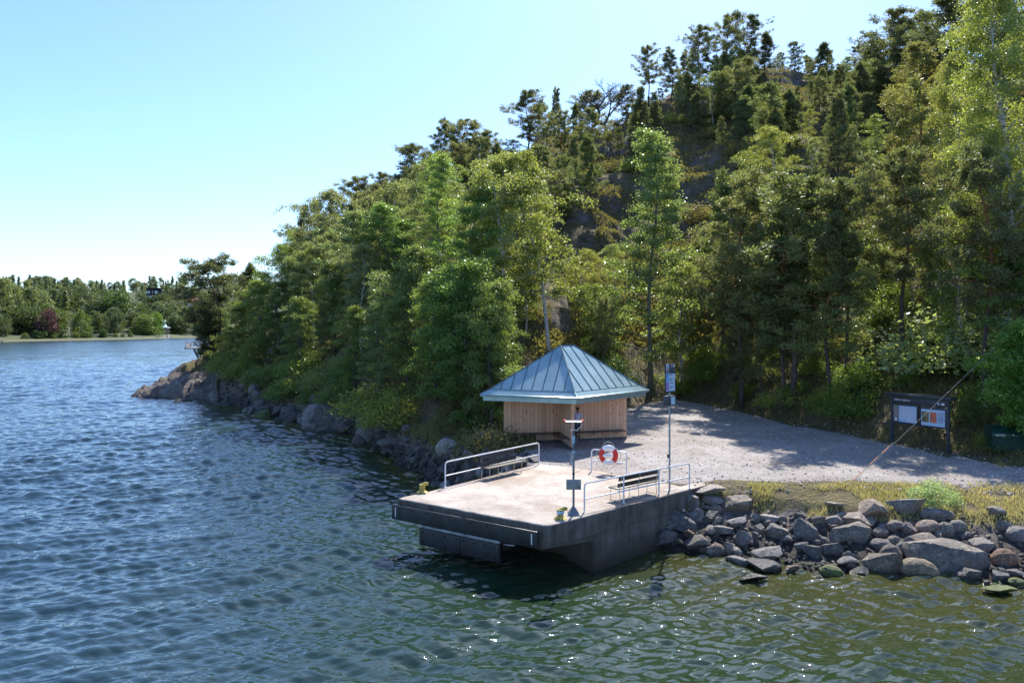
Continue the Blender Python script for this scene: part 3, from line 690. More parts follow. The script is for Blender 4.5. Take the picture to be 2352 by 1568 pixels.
mb = MB(); mb.box((-.155, -.034, pz(.165)), (.075, .004, .05), M=Mp); mb.box((-.155, -.034, pz(.125)), (.06, .004, .03), M=Mp); mb.box((-.155, -.034, pz(.205)), (.10, .004, .012), M=Mp); mb.build('boat_symbol', M['black'], ic)
MB().box((-.155, -.034, pz(.08)), (.08, .004, .035), M=Mp).build('wave_symbol', M['cyan'], ic)
mb = MB(); mb.box((.135 + .05, -.029, pz(.08)), (.065, .006, .07), M=Mp); mb.build('square_emblem', M['white'], hd)
mb = MB(); mb.lathe([(.032, 0), (.032, .004), (.018, .004)], 12, Mp @ Matrix.Translation((.07, -.026, pz(.09))) @ Matrix.Rotation(R(90), 4, 'X')); mb.build('round_emblem', M['bluewrap'], hd)
bz0, bz1 = 4.90 - DZ, 5.25 - DZ
bx = MB().box((0, .02, (bz0 + bz1) / 2), (.42, .22, bz1 - bz0), M=Mp, bev=.008).build('timetable_box', M['slate'], st)
MB().box((.06, -.095, (bz0 + bz1) / 2), (.21, .006, .27), M=Mp).build('poster', M['bluepaper'], bx)

# ------------------------------------------------------------------ information board
ba = at(2049.6, 1021.9, 1.83); bb = at(2178.3, 1042.7, 1.80); bc = (ba + bb) / 2; bang = math.atan2(bb.y - ba.y, bb.x - ba.x); BL = (bb - ba).length
ib = empty('information_board', (bc.x, bc.y, Hs(bc.x, bc.y)), bang, 'dark grey roofed notice board headed Information beside the gravel', 'information board')
Z0 = 1.8 - Hs(bc.x, bc.y)
for s_ in (-1, 1):
    MB().box((s_ * BL / 2, 0, 1.2 + Z0), (.10, .09, 2.8)).build('post', M['slate'], ib)
    MB().lathe([(.16, -.02), (.16, .02), (.09, .04)], 12, Matrix.Translation((s_ * BL / 2, 0, Z0))).build('post_foot', M['beam'], ib)
MB().box((.02, -.02, 2.62 + Z0), (BL + .55, .62, .09), M=Matrix.Translation((0, 0, 0)) @ Matrix.Rotation(R(0), 4, 'X'), bev=.01).build('roof_cap', M['slate'], ib)
hb = MB().box((0, -.03, 2.33 + Z0), (BL - .12, .06, .30), bev=.004).build('header_panel', M['slate'], ib)
text('Information', .17, (-BL / 2 + .14, -.064, 2.30 + Z0), I4, M['white'], hb)
mb = MB().box((BL / 2 - .22, -.064, 2.31 + Z0), (.14, .006, .09)); mb.build('square_emblem', M['white'], hb)
MB().lathe([(.055, 0), (.055, .005), (.03, .005)], 14, Matrix.Translation((BL / 2 - .42, -.061, 2.31 + Z0)) @ Matrix.Rotation(R(90), 4, 'X')).build('round_emblem', M['bluewrap'], hb)
for s_ in (-1, 1):
    cxp = s_ * (BL / 4 - .005); wd = BL / 2 - .10
    cs_ = MB().box((cxp, 0, 1.64 + Z0), (wd, .10, .96), bev=.006).build('display_case', M['slate'], ib)
    if s_ < 0:
        MB().box((cxp + .12, -.053, 1.66 + Z0), (wd * .70, .006, .80)).build('map_sheet', M['map'], cs_)
        MB().box((cxp - wd * .37, -.053, 1.66 + Z0), (wd * .18, .006, .80)).build('legend_sheet', M['jetty'], cs_)
        MB().box((cxp - wd * .37, -.058, 1.38 + Z0), (.11, .004, .11)).build('symbol_tile', M['white'], cs_)
    else:
        sh_ = MB().box((cxp, -.053, 1.62 + Z0), (wd * .88, .006, .78)).build('notice_sheet', M['bluepaper'], cs_)
        MB().box((cxp - .36, -.058, 1.64 + Z0), (.34, .004, .50)).build('olive_poster', M['olive'], cs_)
        MB().box((cxp + .02, -.058, 1.64 + Z0), (.31, .004, .50)).build('orange_poster', M['orange'], cs_)
        mb = MB()
        for k in range(9): mb.box((cxp + .39 - (k % 3) * .02, -.058, 1.87 + Z0 - k * .055), (.32 - (k % 3) * .04, .004, .022 if k in (0, 5) else .012))
        mb.build('text_lines', M['slate'], sh_)

# ------------------------------------------------------------------ sand bin
sbp = at(2316, 1052, 1.82); sbin = empty('sand_bin', (sbp.x, sbp.y, Hs(sbp.x, sbp.y)), R(-14), 'dark green plastic sand bin with ribbed lid under the maple', 'sand bin')
mb = MB(); mb.add([(-.74, -.42, 0), (.74, -.42, 0), (.74, .42, 0), (-.74, .42, 0), (-.80, -.48, .62), (.80, -.48, .62), (.80, .48, .66), (-.80, .48, .66)], [(3, 2, 1, 0), (0, 1, 5, 4), (1, 2, 6, 5), (2, 3, 7, 6), (3, 0, 4, 7), (4, 5, 6, 7)]); mb.build('tub', M['binlid'], sbin)
bd = MB().box((0, -.02, .70), (1.68, 1.02, .16), bev=.02).build('rim_band', M['binlid'], sbin)
prof = [(-.5, .78), (-.42, .90), (-.22, 1.04), (.05, 1.10), (.35, 1.06), (.49, .80)]
mb = MB(); n = len(prof); vs = [(x, p[0], p[1]) for x in (-.82, .82) for p in prof]; mb.add(vs, [tuple(range(n)), tuple(range(2 * n - 1, n - 1, -1))] + [(i, i + n, (i + 1) % n + n, (i + 1) % n) for i in range(n)]); lid = mb.build('lid', M['binlid'], sbin)
for x in (-.62, -.2, .22, .62):
    vs = [(x + dx, p[0] * 1.01, p[1] + .03) for dx in (-.05, .05) for p in prof[1:5]]; k = 4
    vs += [(x + dx, p[0], p[1] - .02) for dx in (-.05, .05) for p in prof[1:5]]
    MB().add(vs, [(i, i + 1, i + 5, i + 4) for i in range(3)] + [(i, i + 8, i + 9, i + 1) for i in range(3)] + [(i + 4, i + 5, i + 13, i + 12) for i in range(3)] + [(0, 4, 12, 8), (3, 11, 15, 7)]).build('rib', M['binlid'], lid)
text('SAND', .15, (-.70, -.533, .655), I4, M['white'], bd)
MB().lathe([(.03, 0), (.03, .01), (0, .012)], 10, Matrix.Translation((0, -.531, .73)) @ Matrix.Rotation(R(90), 4, 'X')).build('lock', M['white'], bd)

# ------------------------------------------------------------------ waiting shelter
GZ = 1.84
Cn, Lw, Rw, Fw, Bw = Vector((2.5, 36.55, 0)), Vector((-.38, 36.0, 0)), Vector((5.98, 37.45, 0)), Vector((2.9, 34.15, 0)), Vector((2.15, 39.0, 0))
shl = empty('waiting_shelter', (Cn.x, Cn.y, GZ), 0, 'timber waiting shelter with cross shaped walls and blue grey metal hip roof', 'shelter')
off = Vector((Cn.x, Cn.y, GZ))
def sl(p, z=0): return Vector((p[0] - off.x, p[1] - off.y, z))
pad = [Lw + (Lw - Cn) * .12, Fw + (Fw - Cn) * .13, Rw + (Rw - Cn) * .06, Bw + (Bw - Cn) * .1]
MB().prism([sl(p) for p in pad], -.5, .0).build('floor_pad', M['concrete'], shl)
def fin(P, name='wall_fin'):
    d = (P - Cn); L = d.length; an = math.atan2(d.y, d.x)
    mb = MB(); mb.box((L / 2 + .06, 0, 1.42), (L - .12, .14, 2.52)); o = mb.build(name, M['clad'], shl); o.rotation_euler = (0, 0, an)
    p = MB().box((L / 2 + .06, 0, .08), (L - .1, .20, .159)).build('plinth', M['concrete'], o)
    e = MB().box((L + .012, 0, 1.42), (.024, .15, 2.52)).build('corner_board', M['clad'], o); return o, L
fins = {}
for k, P in (('l', Lw), ('f', Fw), ('r', Rw), ('b', Bw)): fins[k], _ = fin(P)
MB().box((0, 0, 1.40), (.2, .2, 2.55)).build('centre_post', M['clad'], shl)
def sbench(P, side, r0, r1):
    d = (P - Cn).normalized(); q = Vector((-d.y, d.x, 0)) * side; L = (P - Cn).length
    a = d * L * r0 + q * .30; b = d * L * r1 + q * .30; a.z = b.z = .53
    o = MB().beam(a, b, .42, .045).build('bench_board', M['seatwood'], shl)
    mb = MB()
    for t in (.12, .5, .88):
        c = a.lerp(b, t) - q * .02; mb.beam((c.x - q.x * .2, c.y - q.y * .2, .36), (c.x + q.x * .12, c.y + q.y * .12, .505), .04, .04)
    mb.build('bench_bracket', M['galv'], o)
sbench(Lw, 1, .02, .92); sbench(Rw, -1, .02, .94); sbench(Fw, -1, .1, .92); sbench(Fw, 1, .1, .80)
ze = 4.45 - GZ
Fr, Lr, Rr = at(1324.5, 912, 4.45), at(1103, 904, 4.45), at(1489, 893.5, 4.45); Br = Lr + Rr - Fr
cen = (Fr + Lr + Rr + Br) / 4; rdv = (Rr - Fr).normalized() * .5; RA = Vector((cen.x - rdv.x, cen.y - rdv.y, 6.80)); RB = Vector((cen.x + rdv.x, cen.y + rdv.y, 6.80))
c4 = [Fr, Rr, Br, Lr]
def rl(p): return Vector(p) - off
def kick(corner, top, t): p = corner.lerp(top, t); return p - Vector((0, 0, .06))
tops = [RA.lerp(RB, .1), RB, RB, RA]
tops[0] = RA
K = [kick(c, tp, .12) for c, tp in zip(c4, tops)]
mb = MB(); low = [c - Vector((0, 0, .14)) for c in c4]
vs = [rl(p) for p in c4] + [rl(p) for p in K] + [rl(RA), rl(RB)] + [rl(p) for p in low]
fs = []
for i in range(4):
    j = (i + 1) % 4; fs.append((i, j, 4 + j, 4 + i)); fs.append((10 + i, 10 + j, j, i))
fs += [(4, 5, 9, 8), (5, 6, 9), (6, 7, 8, 9), (7, 4, 8), (13, 12, 11, 10)]
roof = mb.add(vs, fs).build('roof', M['roof'], shl)
ins = [c + (cen - c) * .035 for c in c4]
for c in ins: c.z = 0
mb = MB()
for i in range(4):
    a, b = Vector(ins[i]), Vector(ins[(i + 1) % 4]); a.z = b.z = 4.45 - .235; mb.beam(rl(a), rl(b), .03, .19)
mb.build('fascia', M['roof'], roof)
mb = MB(); ia = [rl(c) for c in ins]; mb.prism([(p.x, p.y) for p in ia], ze - .16, ze - .143); mb.build('soffit', M['clad'], roof)
def seam(a, b, h=.038, w_=.02): MB().beam(rl(a) + Vector((0, 0, h * .3)), rl(b) + Vector((0, 0, h * .3)), w_, h).build('standing_seam', M['roofseam'], roof)
for i in range(4): seam(K[i], tops[i], .05, .035); seam(c4[i], K[i], .04, .03)
seam(RA, RB, .06, .05)
faces = [(0, 1, RA, RB), (1, 2, RB, RB), (2, 3, RB, RA), (3, 0, RA, RA)]
for i, j, ta, tb in faces:
    seam(K[i], K[j], .02, .03)
    e = (K[j] - K[i]); L = e.length; ed = e / L; nrm = e.cross((ta + tb) / 2 - K[i]).normalized(); upd = nrm.cross(ed)
    if upd.z < 0: upd = -upd
    nse = 8
    for k in range(1, nse):
        p = K[i] + ed * L * (k / nse); best = 1e9
        for (q0, q1) in ((K[i], ta), (ta, tb), (tb, K[j])):
            d = q1 - q0
            if d.length < 1e-4: continue
            # intersect p+s*upd with q0+t*d in the face plane
            a1, a2 = upd.dot(ed), upd.dot(upd); b1, b2 = d.dot(ed), d.dot(upd); r0 = q0 - p; c1, c2 = r0.dot(ed), r0.dot(upd)
            det = a1 * (-b2) + b1 * a2
            if abs(det) < 1e-6: continue
            s = (c1 * (-b2) + b1 * c2) / det; t = (a1 * c2 - a2 * c1) / det
            if s > .02 and -.001 <= t <= 1.001: best = min(best, s)
        if best < 1e8: seam(p, p + upd * best)
MB().tube([rl(Lr) + Vector((0, -.03, -.05)), rl(Fr) + Vector((0, -.05, -.05)), rl(Rr) + Vector((.03, 0, -.05))], .05, 8).build('gutter', M['roof'], roof)

# ------------------------------------------------------------------ person in the shelter
def skin(name, vs, es, rs, m_, parent, sub=2):
    me = bpy.data.meshes.new(name); me.from_pydata(vs, es, []); o = mobj(name, me, parent); me.materials.append(m_)
    mo = o.modifiers.new('skin', 'SKIN'); mo.use_smooth_shade = True
    sv = me.skin_vertices[0].data
    for i, r in enumerate(rs): sv[i].radius = r if isinstance(r, tuple) else (r, r); sv[i].use_root = (i == 0)
    o.modifiers.new('sub', 'SUBSURF').levels = sub; o.modifiers['sub'].render_levels = sub
    bpy.context.view_layer.update()
    m2 = bpy.data.meshes.new_from_object(o.evaluated_get(bpy.context.evaluated_depsgraph_get())); o.modifiers.clear(); o.data = m2
    return o
per = empty('person', (3.36, 36.75, GZ), R(200), 'person in pale blue shirt and dark trousers standing behind the shelter wall', 'person')
bv = [(0, 0, .95), (0, 0, 1.12), (0, .01, 1.32), (0, .01, 1.43), (0, 0, 1.52), (0, -.015, 1.60), (0, -.02, 1.70)]
be = [(i, i + 1) for i in range(6)]; br = [(.14, .10), (.13, .09), (.15, .10), (.10, .08), (.05, .05), (.072, .085), (.07, .08)]
def limb(pts, rads, root):
    b = len(bv); prev = root
    for p, r in zip(pts, rads): bv.append(p); br.append(r); be.append((prev, len(bv) - 1)); prev = len(bv) - 1
for s_ in (-1, 1):
    limb([(s_ * .19, .01, 1.40), (s_ * .24, .03, 1.13), (s_ * .16, -.16, 1.00), (s_ * .10, -.24, 1.02)], [.055, .042, .034, .026], 3)
    hr = len(bv) - 1
    for k in range(4): limb([(s_ * (.085 - .0) + (k - 1.5) * .018, -.275, 1.025), (s_ * .08 + (k - 1.5) * .018, -.30 - .005 * k, 1.01), (s_ * .075 + (k - 1.5) * .017, -.31, .985)], [.010, .009, .008], hr)
    limb([(s_ * .06, -.25, 1.05), (s_ * .05, -.275, 1.06)], [.012, .010], hr)
    limb([(s_ * .095, 0, .88), (s_ * .10, -.01, .50), (s_ * .10, .02, .10), (s_ * .105, -.12, .045)], [.085, .06, .04, .035], 0)
body = skin('body', bv, be, br, M['skin'], per)
mb = MB(); mb.lathe([(.0, .10), (.05, .095), (.078, .06), (.086, .0), (.080, -.05), (.06, -.07)], 14, Matrix.Translation((0, .005, 1.70)) @ Matrix.Scale(1.12, 4, (0, 1, 0))); mb.build('hair', M['hair'], per)
mb = MB(); mb.lathe([(.011, -.02), (.016, .0), (.006, .03)], 8, Matrix.Translation((0, -.105, 1.655))); 
for s_ in (-1, 1): mb.lathe([(.006, -.02), (.012, 0), (.006, .022)], 8, Matrix.Translation((s_ * .078, 0, 1.66)))
mb.build('nose_and_ears', M['skin'], per)
mb = MB()
for s_ in (-1, 1): mb.lathe([(0, -.008), (.010, 0), (0, .008)], 8, Matrix.Translation((s_ * .03, -.092, 1.675)))
mb.box((0, -.094, 1.61), (.045, .008, .010)); mb.build('eyes_and_mouth', M['hair'], per)
skin('shirt', [(0, 0, .90), (0, 0, 1.12), (0, .01, 1.32), (0, .01, 1.45), (-.2, .01, 1.41), (-.24, .025, 1.20), (.2, .01, 1.41), (.24, .025, 1.20)], [(0, 1), (1, 2), (2, 3), (3, 4), (4, 5), (3, 6), (6, 7)],
     [(.165, .125), (.15, .11), (.17, .12), (.085, .075), .078, .075, .078, .075], M['shirt'], per)
skin('trousers', [(0, 0, .98), (0, 0, .88), (-.10, 0, .80), (-.105, -.01, .48), (-.105, .02, .09), (.10, 0, .80), (.105, -.01, .48), (.105, .02, .09)], [(0, 1), (1, 2), (2, 3), (3, 4), (1, 5), (5, 6), (6, 7)],
     [(.145, .105), (.15, .11), .098, .075, .062, .098, .075, .062], M['trouser'], per)
for s_ in (-1, 1): MB().box((s_ * .105, -.06, .04), (.095, .27, .075), bev=.025).build('shoe', M['shoe'], per)

# ------------------------------------------------------------------ diving platform
dp = atd(455, 798, 98); plat = empty('diving_platform', (dp.x, dp.y, dp.z), 0, 'wooden bathing platform with cross braced railing over the water beyond the headland', 'platform')
k_ = 98 / F
MB().box((0 + .9, 0, -.10), (58 * k_ + 1.4, 1.6, .22)).build('deck', M['platform'], plat)
x0 = -23 * k_; hgt = 12 * k_
for yy in (-.75, .75):
    mb = MB(); mb.beam((x0, yy, hgt), (x0 + 4.4, yy, hgt), .07, .07); 
    mb.beam((x0 + .1, yy, .05), (x0 + 2.0, yy, hgt - .05), .04, .04); mb.beam((x0 + .1, yy, hgt - .05), (x0 + 2.0, yy, .05), .04, .04)
    mb.build('side_railing', M['platform'], plat)
    for k in range(3): MB().box((x0 + .04 + k * 2.02, yy, hgt / 2), (.09, .09, hgt)).build('post', M['platform'], plat)
MB().beam((x0, -.75, hgt), (x0, .75, hgt), .07, .07).beam((x0, -.75, hgt * .5), (x0, .75, hgt * .5), .07, .2).build('end_railing', M['platform'], plat)
for yy in (-.6, .6): MB().beam((-.3, yy, -.2), (1.2, yy, -3.2), .22, .22).build('strut', M['slate'], plat)

# ------------------------------------------------------------------ guy wire
ga = at(1949, 1112, 1.76); gb = Vector((20.3, 31.2, 6.1)); gw = empty('guy_wire', ga, 0, 'steel guy wire with black and orange guard rising from grass into the trees', 'guy wire')
dv = gb - ga; MB().tube([(0, 0, -.1), dv * 1.25], .006, 6).build('wire', M['cable'], gw)
MB().tube([dv * .0, dv * .32], .012, 8).build('guard_tube', M['black'], gw)
for a, b in ((.02, .10), (.15, .205), (.235, .285)): MB().tube([dv * a, dv * b], .016, 8).build('orange_sleeve', M['cableorange'], gw)

# ================================================================== vegetation prototypes
def blades(C, U, V, tint, name, m_):
    """rhombic leaves: centre C, half axes U and V"""
    n = len(C); co = np.empty((n, 4, 3)); co[:, 0] = C - U; co[:, 1] = C + V; co[:, 2] = C + U; co[:, 3] = C - V
    # slight fold
    return npmesh(name, co.reshape(-1, 3), np.arange(n * 4).reshape(n, 4), m_, {'tint': ('FACE', tint)}, False)
def rdir(rng, n):
    v = rng.normal(size=(n, 3)); return v / np.linalg.norm(v, axis=1)[:, None]
def leafset(rng, P, size, asp, flat=.0, tintbase=None):
    n = len(P); a = rdir(rng, n); a[:, 2] *= (1 - flat); a /= np.linalg.norm(a, axis=1)[:, None]
    b = rdir(rng, n); b -= a * (a * b).sum(1)[:, None]; b /= np.linalg.norm(b, axis=1)[:, None]
    s = size * (.6 + .8 * rng.random(n)); t = rng.random(n) * .55 + (tintbase if tintbase is not None else .2)
    return P, a * s[:, None] * .5, b * (s * asp)[:, None] * .5, np.clip(t, 0, 1)
def trunkpath(rng, Ht, bend=.25, lean=(0, 0), n=9):
    ph = rng.random(4) * 6.28
    return [Vector((lean[0] * (i / n) ** 1.3 * Ht + bend * math.sin(ph[0] + i * .8) * i / n, lean[1] * (i / n) * Ht + bend * math.sin(ph[1] + i * .7) * i / n, Ht * i / n - (.4 if i == 0 else 0))) for i in range(n + 1)]
def ptat(path, t):
    k = t * (len(path) - 1); i = min(int(k), len(path) - 2); return path[i].lerp(path[i + 1], k - i)
PROTO = {}
def finish(key, Ht, wood, leaves, barkm, name):
    """store meshes: list of (part name, mesh)"""
    PROTO[key] = (Ht, name, wood, leaves)
def woodmesh(mb, name, m_):
    me = bpy.data.meshes.new(name); me.from_pydata(mb.v, [], mb.f); me.polygons.foreach_set('use_smooth', mb.sm); me.materials.append(m_); return me
def broadleaf(key, seed, Ht=15, base=.22, Rr=3.0, prof='oval', limbs=46, twigs=13, lv=46, droop=.5, up=.8, leaf=.15, m_='birchleaf', bk='bark_birch', name='birch_tree', lean=(0, 0), r0=.17, spread=.20, fork=False):
    rng = np.random.default_rng(seed); rnd = random.Random(seed)
    path = trunkpath(rng, Ht * .97, .6, lean); mb = MB(); n = len(path)
    mb.tube(path, [r0 * (1 - .88 * i / (n - 1)) * (1.25 if i == 0 else 1) for i in range(n)], 8)
    P = []; TB = []
    for li in range(limbs):
        t = base + (1 - base) * ((li + rnd.random()) / limbs) ** .92; s = (t - base) / (1 - base)
        if prof == 'oval': rr = math.sin(math.pi * min(1, .12 + .86 * s)) ** .75
        elif prof == 'cone': rr = (1 - s) ** .75 * .95 + .06 if s > .12 else .45 + s * 3
        else: rr = (1 - s ** 2.4) ** .6 * (.5 + .5 * min(1, s * 3))
        az = li * 2.4 + rnd.random() * .9; rr *= Rr * (.42 + .85 * rnd.random()) * (1 + .32 * math.sin(az * 2 + s * 6 + seed))
        p0 = ptat(path, t); d = Vector((math.cos(az), math.sin(az), 0)); lift = up * (.5 + rnd.random() * .7)
        pts = [p0, p0 + d * rr * .35 + Vector((0, 0, lift * rr * .45)), p0 + d * rr * .72 + Vector((0, 0, lift * rr * .72)), p0 + d * rr + Vector((0, 0, lift * rr * .72 - droop * .35 * rr * .5))]
        rb = max(.012, r0 * .34 * (1 - t) + .012); mb.tube(pts, [rb, rb * .7, rb * .45, .008], 5, False)
        tb = rnd.random() * .3
        for k in range(twigs):
            q = rnd.uniform(.25, 1.03); bp = ptat(pts, min(q, 1)); a2 = az + rnd.uniform(-1.3, 1.3); tl = rnd.uniform(.35, 1.25) * (.35 + .17 * Rr)
            e = bp + Vector((math.cos(a2) * tl, math.sin(a2) * tl, rnd.uniform(-.1, .5) * tl * (1 - droop)))
            m = Vector((0, 0, -1)) * droop * rnd.uniform(.3, 1.3) * .9
            if k % 3 == 0: mb.tube([bp, e, e + m * .9], [.010, .006, .004], 3, False)
            nn = int(lv * rnd.uniform(.5, 1.4)); tt = rng.random(nn)[:, None]
            c = np.array(bp)[None] * (1 - tt) + np.array(e)[None] * tt + np.array(m)[None] * (tt ** 2)
            P.append(c + rng.normal(0, spread, (nn, 3)) * np.array([1, 1, .8])); TB.append(np.full(nn, tb + rnd.random() * .25))
    P = np.concatenate(P); TB = np.concatenate(TB)
    C, U, V, T = leafset(rng, P, leaf, .72, 0, TB)
    finish(key, Ht, woodmesh(mb, 'trunk', M[bk]), blades(C, U, V, T, 'crown', M[m_]), None, name)
def pine(key, seed, Ht=15, base=.42, Rr=2.8, limbs=38, prof='round', name='pine_tree', r0=.17, clumps=8, tuft=52, asym=0, lean=(0, 0), flat=.72, cl=.60, droop=0, blade=.26):
    rng = np.random.default_rng(seed); rnd = random.Random(seed)
    path = trunkpath(rng, Ht * .97, .55, lean); n = len(path); mb = MB()
    mb.tube(path, [r0 * (1 - .82 * i / (n - 1)) * (1.2 if i == 0 else 1) for i in range(n)], 8)
    P = []; TB = []; UP = []
    for li in range(limbs):
        t = base + (1 - base) * ((li + rnd.random()) / limbs); s = (t - base) / (1 - base)
        if prof == 'round': rr = math.sin(math.pi * min(1, .2 + .74 * s)) ** .8
        elif prof == 'cone': rr = (1 - s) ** .8 + .05
        elif prof == 'flat': rr = .45 + .7 * s if s < .85 else .8
        else: rr = 1 - .75 * s
        az = li * 2.4 + rnd.random(); rr *= Rr * (.35 + .9 * rnd.random()) * (1 + .28 * math.sin(az * 2 + s * 5 + seed))
        if asym: az = asym_dir + rnd.gauss(0, .9) if rnd.random() < .6 else az; 
        d = Vector((math.cos(az), math.sin(az), 0)); p0 = ptat(path, t); lift = (.1 + .55 * s) * (.6 + .7 * rnd.random()) - droop
        jz = rnd.uniform(-.35, .35); pts = [p0, p0 + d * rr * .4 + Vector((0, 0, lift * rr * .25 + jz * .4)), p0 + d * rr * .75 + Vector((0, 0, lift * rr * .55 + jz)), p0 + d * rr + Vector((0, 0, lift * rr * .9 + jz * 1.3))]
        rb = max(.015, r0 * .36 * (1 - .7 * s)); mb.tube(pts, [rb, rb * .75, rb * .5, .01], 5, False)
        for k in range(clumps):
            q = .35 + .68 * (k + rnd.random() * .8) / clumps; bp = ptat(pts, min(1, q)); a2 = az + rnd.choice((-1, 1)) * rnd.uniform(.3, 1.2)
            sl_ = rr * rnd.uniform(.1, .38) * (1.1 - .5 * q) + .1
            c = bp + Vector((math.cos(a2) * sl_, math.sin(a2) * sl_, rnd.uniform(-.25, .40)))
            mb.tube([bp, c], [.014, .008], 3, False)
            nn = int(tuft * rnd.uniform(.55, 1.4)); sc = cl * rnd.uniform(.5, 1.15)
            v = rdir(rng, nn) * (rng.random(nn) ** .45)[:, None] * np.array([sc, sc, sc * flat]); P.append(np.array(c)[None] + v)
            o_ = v / (np.linalg.norm(v, axis=1)[:, None] + 1e-6) + np.array([0, 0, .55 - droop]); UP.append(o_); TB.append(np.full(nn, rnd.random() * .3))
    for k in range(9):
        t = base * rnd.uniform(.35, 1.05); p0 = ptat(path, t); az = rnd.random() * 6.28; L = rnd.uniform(.5, 1.6)
        mb.tube([p0, p0 + Vector((math.cos(az) * L * .6, math.sin(az) * L * .6, .05)), p0 + Vector((math.cos(az + .3) * L, math.sin(az + .3) * L, -.2))], [.03, .02, .006], 4, False)
    P = np.concatenate(P); UP = np.concatenate(UP); TB = np.concatenate(TB); n = len(P)
    a = UP + rng.normal(0, .55, (n, 3)); a /= np.linalg.norm(a, axis=1)[:, None]
    b = rdir(rng, n); b -= a * (a * b).sum(1)[:, None]; b /= np.linalg.norm(b, axis=1)[:, None]
    s = blade * (.6 + .8 * rng.random(n))
    finish(key, Ht, woodmesh(mb, 'trunk', M['bark_pine']), blades(P, a * s[:, None] * .5, b * (s * .30)[:, None] * .5, np.clip(TB + rng.random(n) * .6, 0, 1), 'crown', M['needle']), None, name)
broadleaf('birchA', 11, 16, .12, 3.9, 'oval', 56, 13, 35, .75, .75, .15)
broadleaf('birchB', 12, 14, .10, 3.2, 'oval', 48, 12, 34, .8, .9, .15)
broadleaf('birchC', 13, 17, .25, 4.0, 'full', 54, 13, 36, .7, .6, .155, lean=(-.10, 0))
broadleaf('bigbirch', 14, 25, .16, 5.0, 'full', 74, 16, 52, .9, .7, .135, lean=(-.04, 0), r0=.30, spread=.24)
broadleaf('aspenA', 21, 20, .10, 4.2, 'cone', 66, 13, 34, .15, .35, .16, 'aspenleaf', 'bark_aspen', 'aspen_tree', r0=.20)
broadleaf('aspenB', 22, 15, .08, 3.4, 'full', 54, 12, 34, .15, .6, .15, 'aspenleaf', 'bark_aspen', 'aspen_tree')
broadleaf('alderA', 31, 12, .02, 3.5, 'full', 60, 14, 34, .5, .55, .15, 'alderleaf', 'bark_dark', 'alder_tree')
broadleaf('alderB', 32, 13, .03, 3.5, 'full', 56, 14, 34, .45, .65, .15, 'alderleaf', 'bark_dark', 'alder_tree')
broadleaf('maple', 41, 9, .10, 3.0, 'full', 50, 13, 52, .1, .35, .20, 'alderleaf', 'bark_dark', 'maple_tree', spread=.24)
broadleaf('sapling', 42, 6, .12, 1.7, 'oval', 26, 9, 34, .4, .7, .13, 'birchleaf', 'bark_aspen', 'birch_sapling', r0=.05)
asym_dir = math.pi
pine('pineA', 51, 15, .30, 3.2, 58, 'round')
pine('pineB', 52, 14, .20, 3.6, 62, 'round')
pine('pineC', 53, 17, .40, 2.9, 54, 'round', flat=.8)
pine('pineD', 54, 12, .12, 2.8, 56, 'cone')
pine('pineE', 55, 16, .28, 3.0, 58, 'taper')
pine('pineT', 56, 11, .06, 3.3, 64, 'flat', asym=1, lean=(-.10, 0), droop=.45, cl=.62, flat=.6, clumps=9)
pine('juniper', 57, 8, .05, .75, 50, 'taper', 'juniper_tree', .08, 4, 60, cl=.34, flat=1.3, blade=.18)
# bare oak
def deadtree():
    rnd = random.Random(5); mb = MB()
    def br(p, d, L, r, k):
        q = p + d * L * .5 + Vector((rnd.gauss(0, .08), rnd.gauss(0, .08), rnd.gauss(0, .05))) * L; e = q + (d + Vector((rnd.gauss(0, .3), rnd.gauss(0, .3), rnd.gauss(0, .2)))).normalized() * L * .5
        mb.tube([p, q, e], [r, r * .8, r * .6], 5 if k > 2 else 4, False)
        if k == 0: return
        for i in range(3 if k > 1 else 3):
            nd = (d + Vector((rnd.gauss(0, .75), rnd.gauss(0, .75), rnd.gauss(.1, .4)))).normalized(); br(e if i else q, nd, L * rnd.uniform(.6, .82), r * .66, k - 1)
    br(Vector((0, 0, -.3)), Vector((0, 0, 1)), 3.0, .26, 6)
    rng = np.random.default_rng(3); P = np.array([v for v in mb.v if v[2] > 3])[rng.integers(0, 2000, 900)] + rng.normal(0, .1, (900, 3)); C, U, V, T = leafset(rng, P, .12, .6)
    finish('dead', 8.5, woodmesh(mb, 'trunk', M['bark_dark']), blades(C, U, V, T, 'crown', M['needle']), None, 'bare_oak_tree')
deadtree()
def shrub(key, seed, Rr, Ht, nb, lv, m_, leaf, name, stems=7):
    rng = np.random.default_rng(seed); rnd = random.Random(seed); mb = MB(); P = []; TB = []
    for k in range(nb):
        az = rnd.random() * 6.28; e = Vector((math.cos(az), math.sin(az), 0)) * Rr * rnd.random() ** .6; hh = Ht * math.sqrt(max(.05, 1 - (e.length / Rr) ** 2)) * rnd.uniform(.35, 1.05); e.z = hh
        if k < stems * 3: mb.tube([Vector((rnd.gauss(0, .1), rnd.gauss(0, .1), -.1)), e * .5 + Vector((0, 0, hh * .15)), e], [.02, .012, .005], 4, False)
        nn = int(lv * rnd.uniform(.6, 1.4)); P.append(np.array(e)[None] + rng.normal(0, .2, (nn, 3)) * np.array([1, 1, .9])); TB.append(np.full(nn, rnd.random() * .35))
    P = np.concatenate(P); P[:, 2] = np.abs(P[:, 2]); C, U, V, T = leafset(rng, P, leaf, .6, .1, np.concatenate(TB))
    finish(key, Ht, woodmesh(mb, 'stems', M['bark_dark']), blades(C, U, V, T, 'foliage', M[m_]), None, name)
shrub('shrubA', 61, 1.3, 1.6, 70, 55, 'alderleaf', .11, 'shrub')
shrub('shrubB', 62, 1.5, 1.2, 70, 55, 'birchleaf', .10, 'shrub')
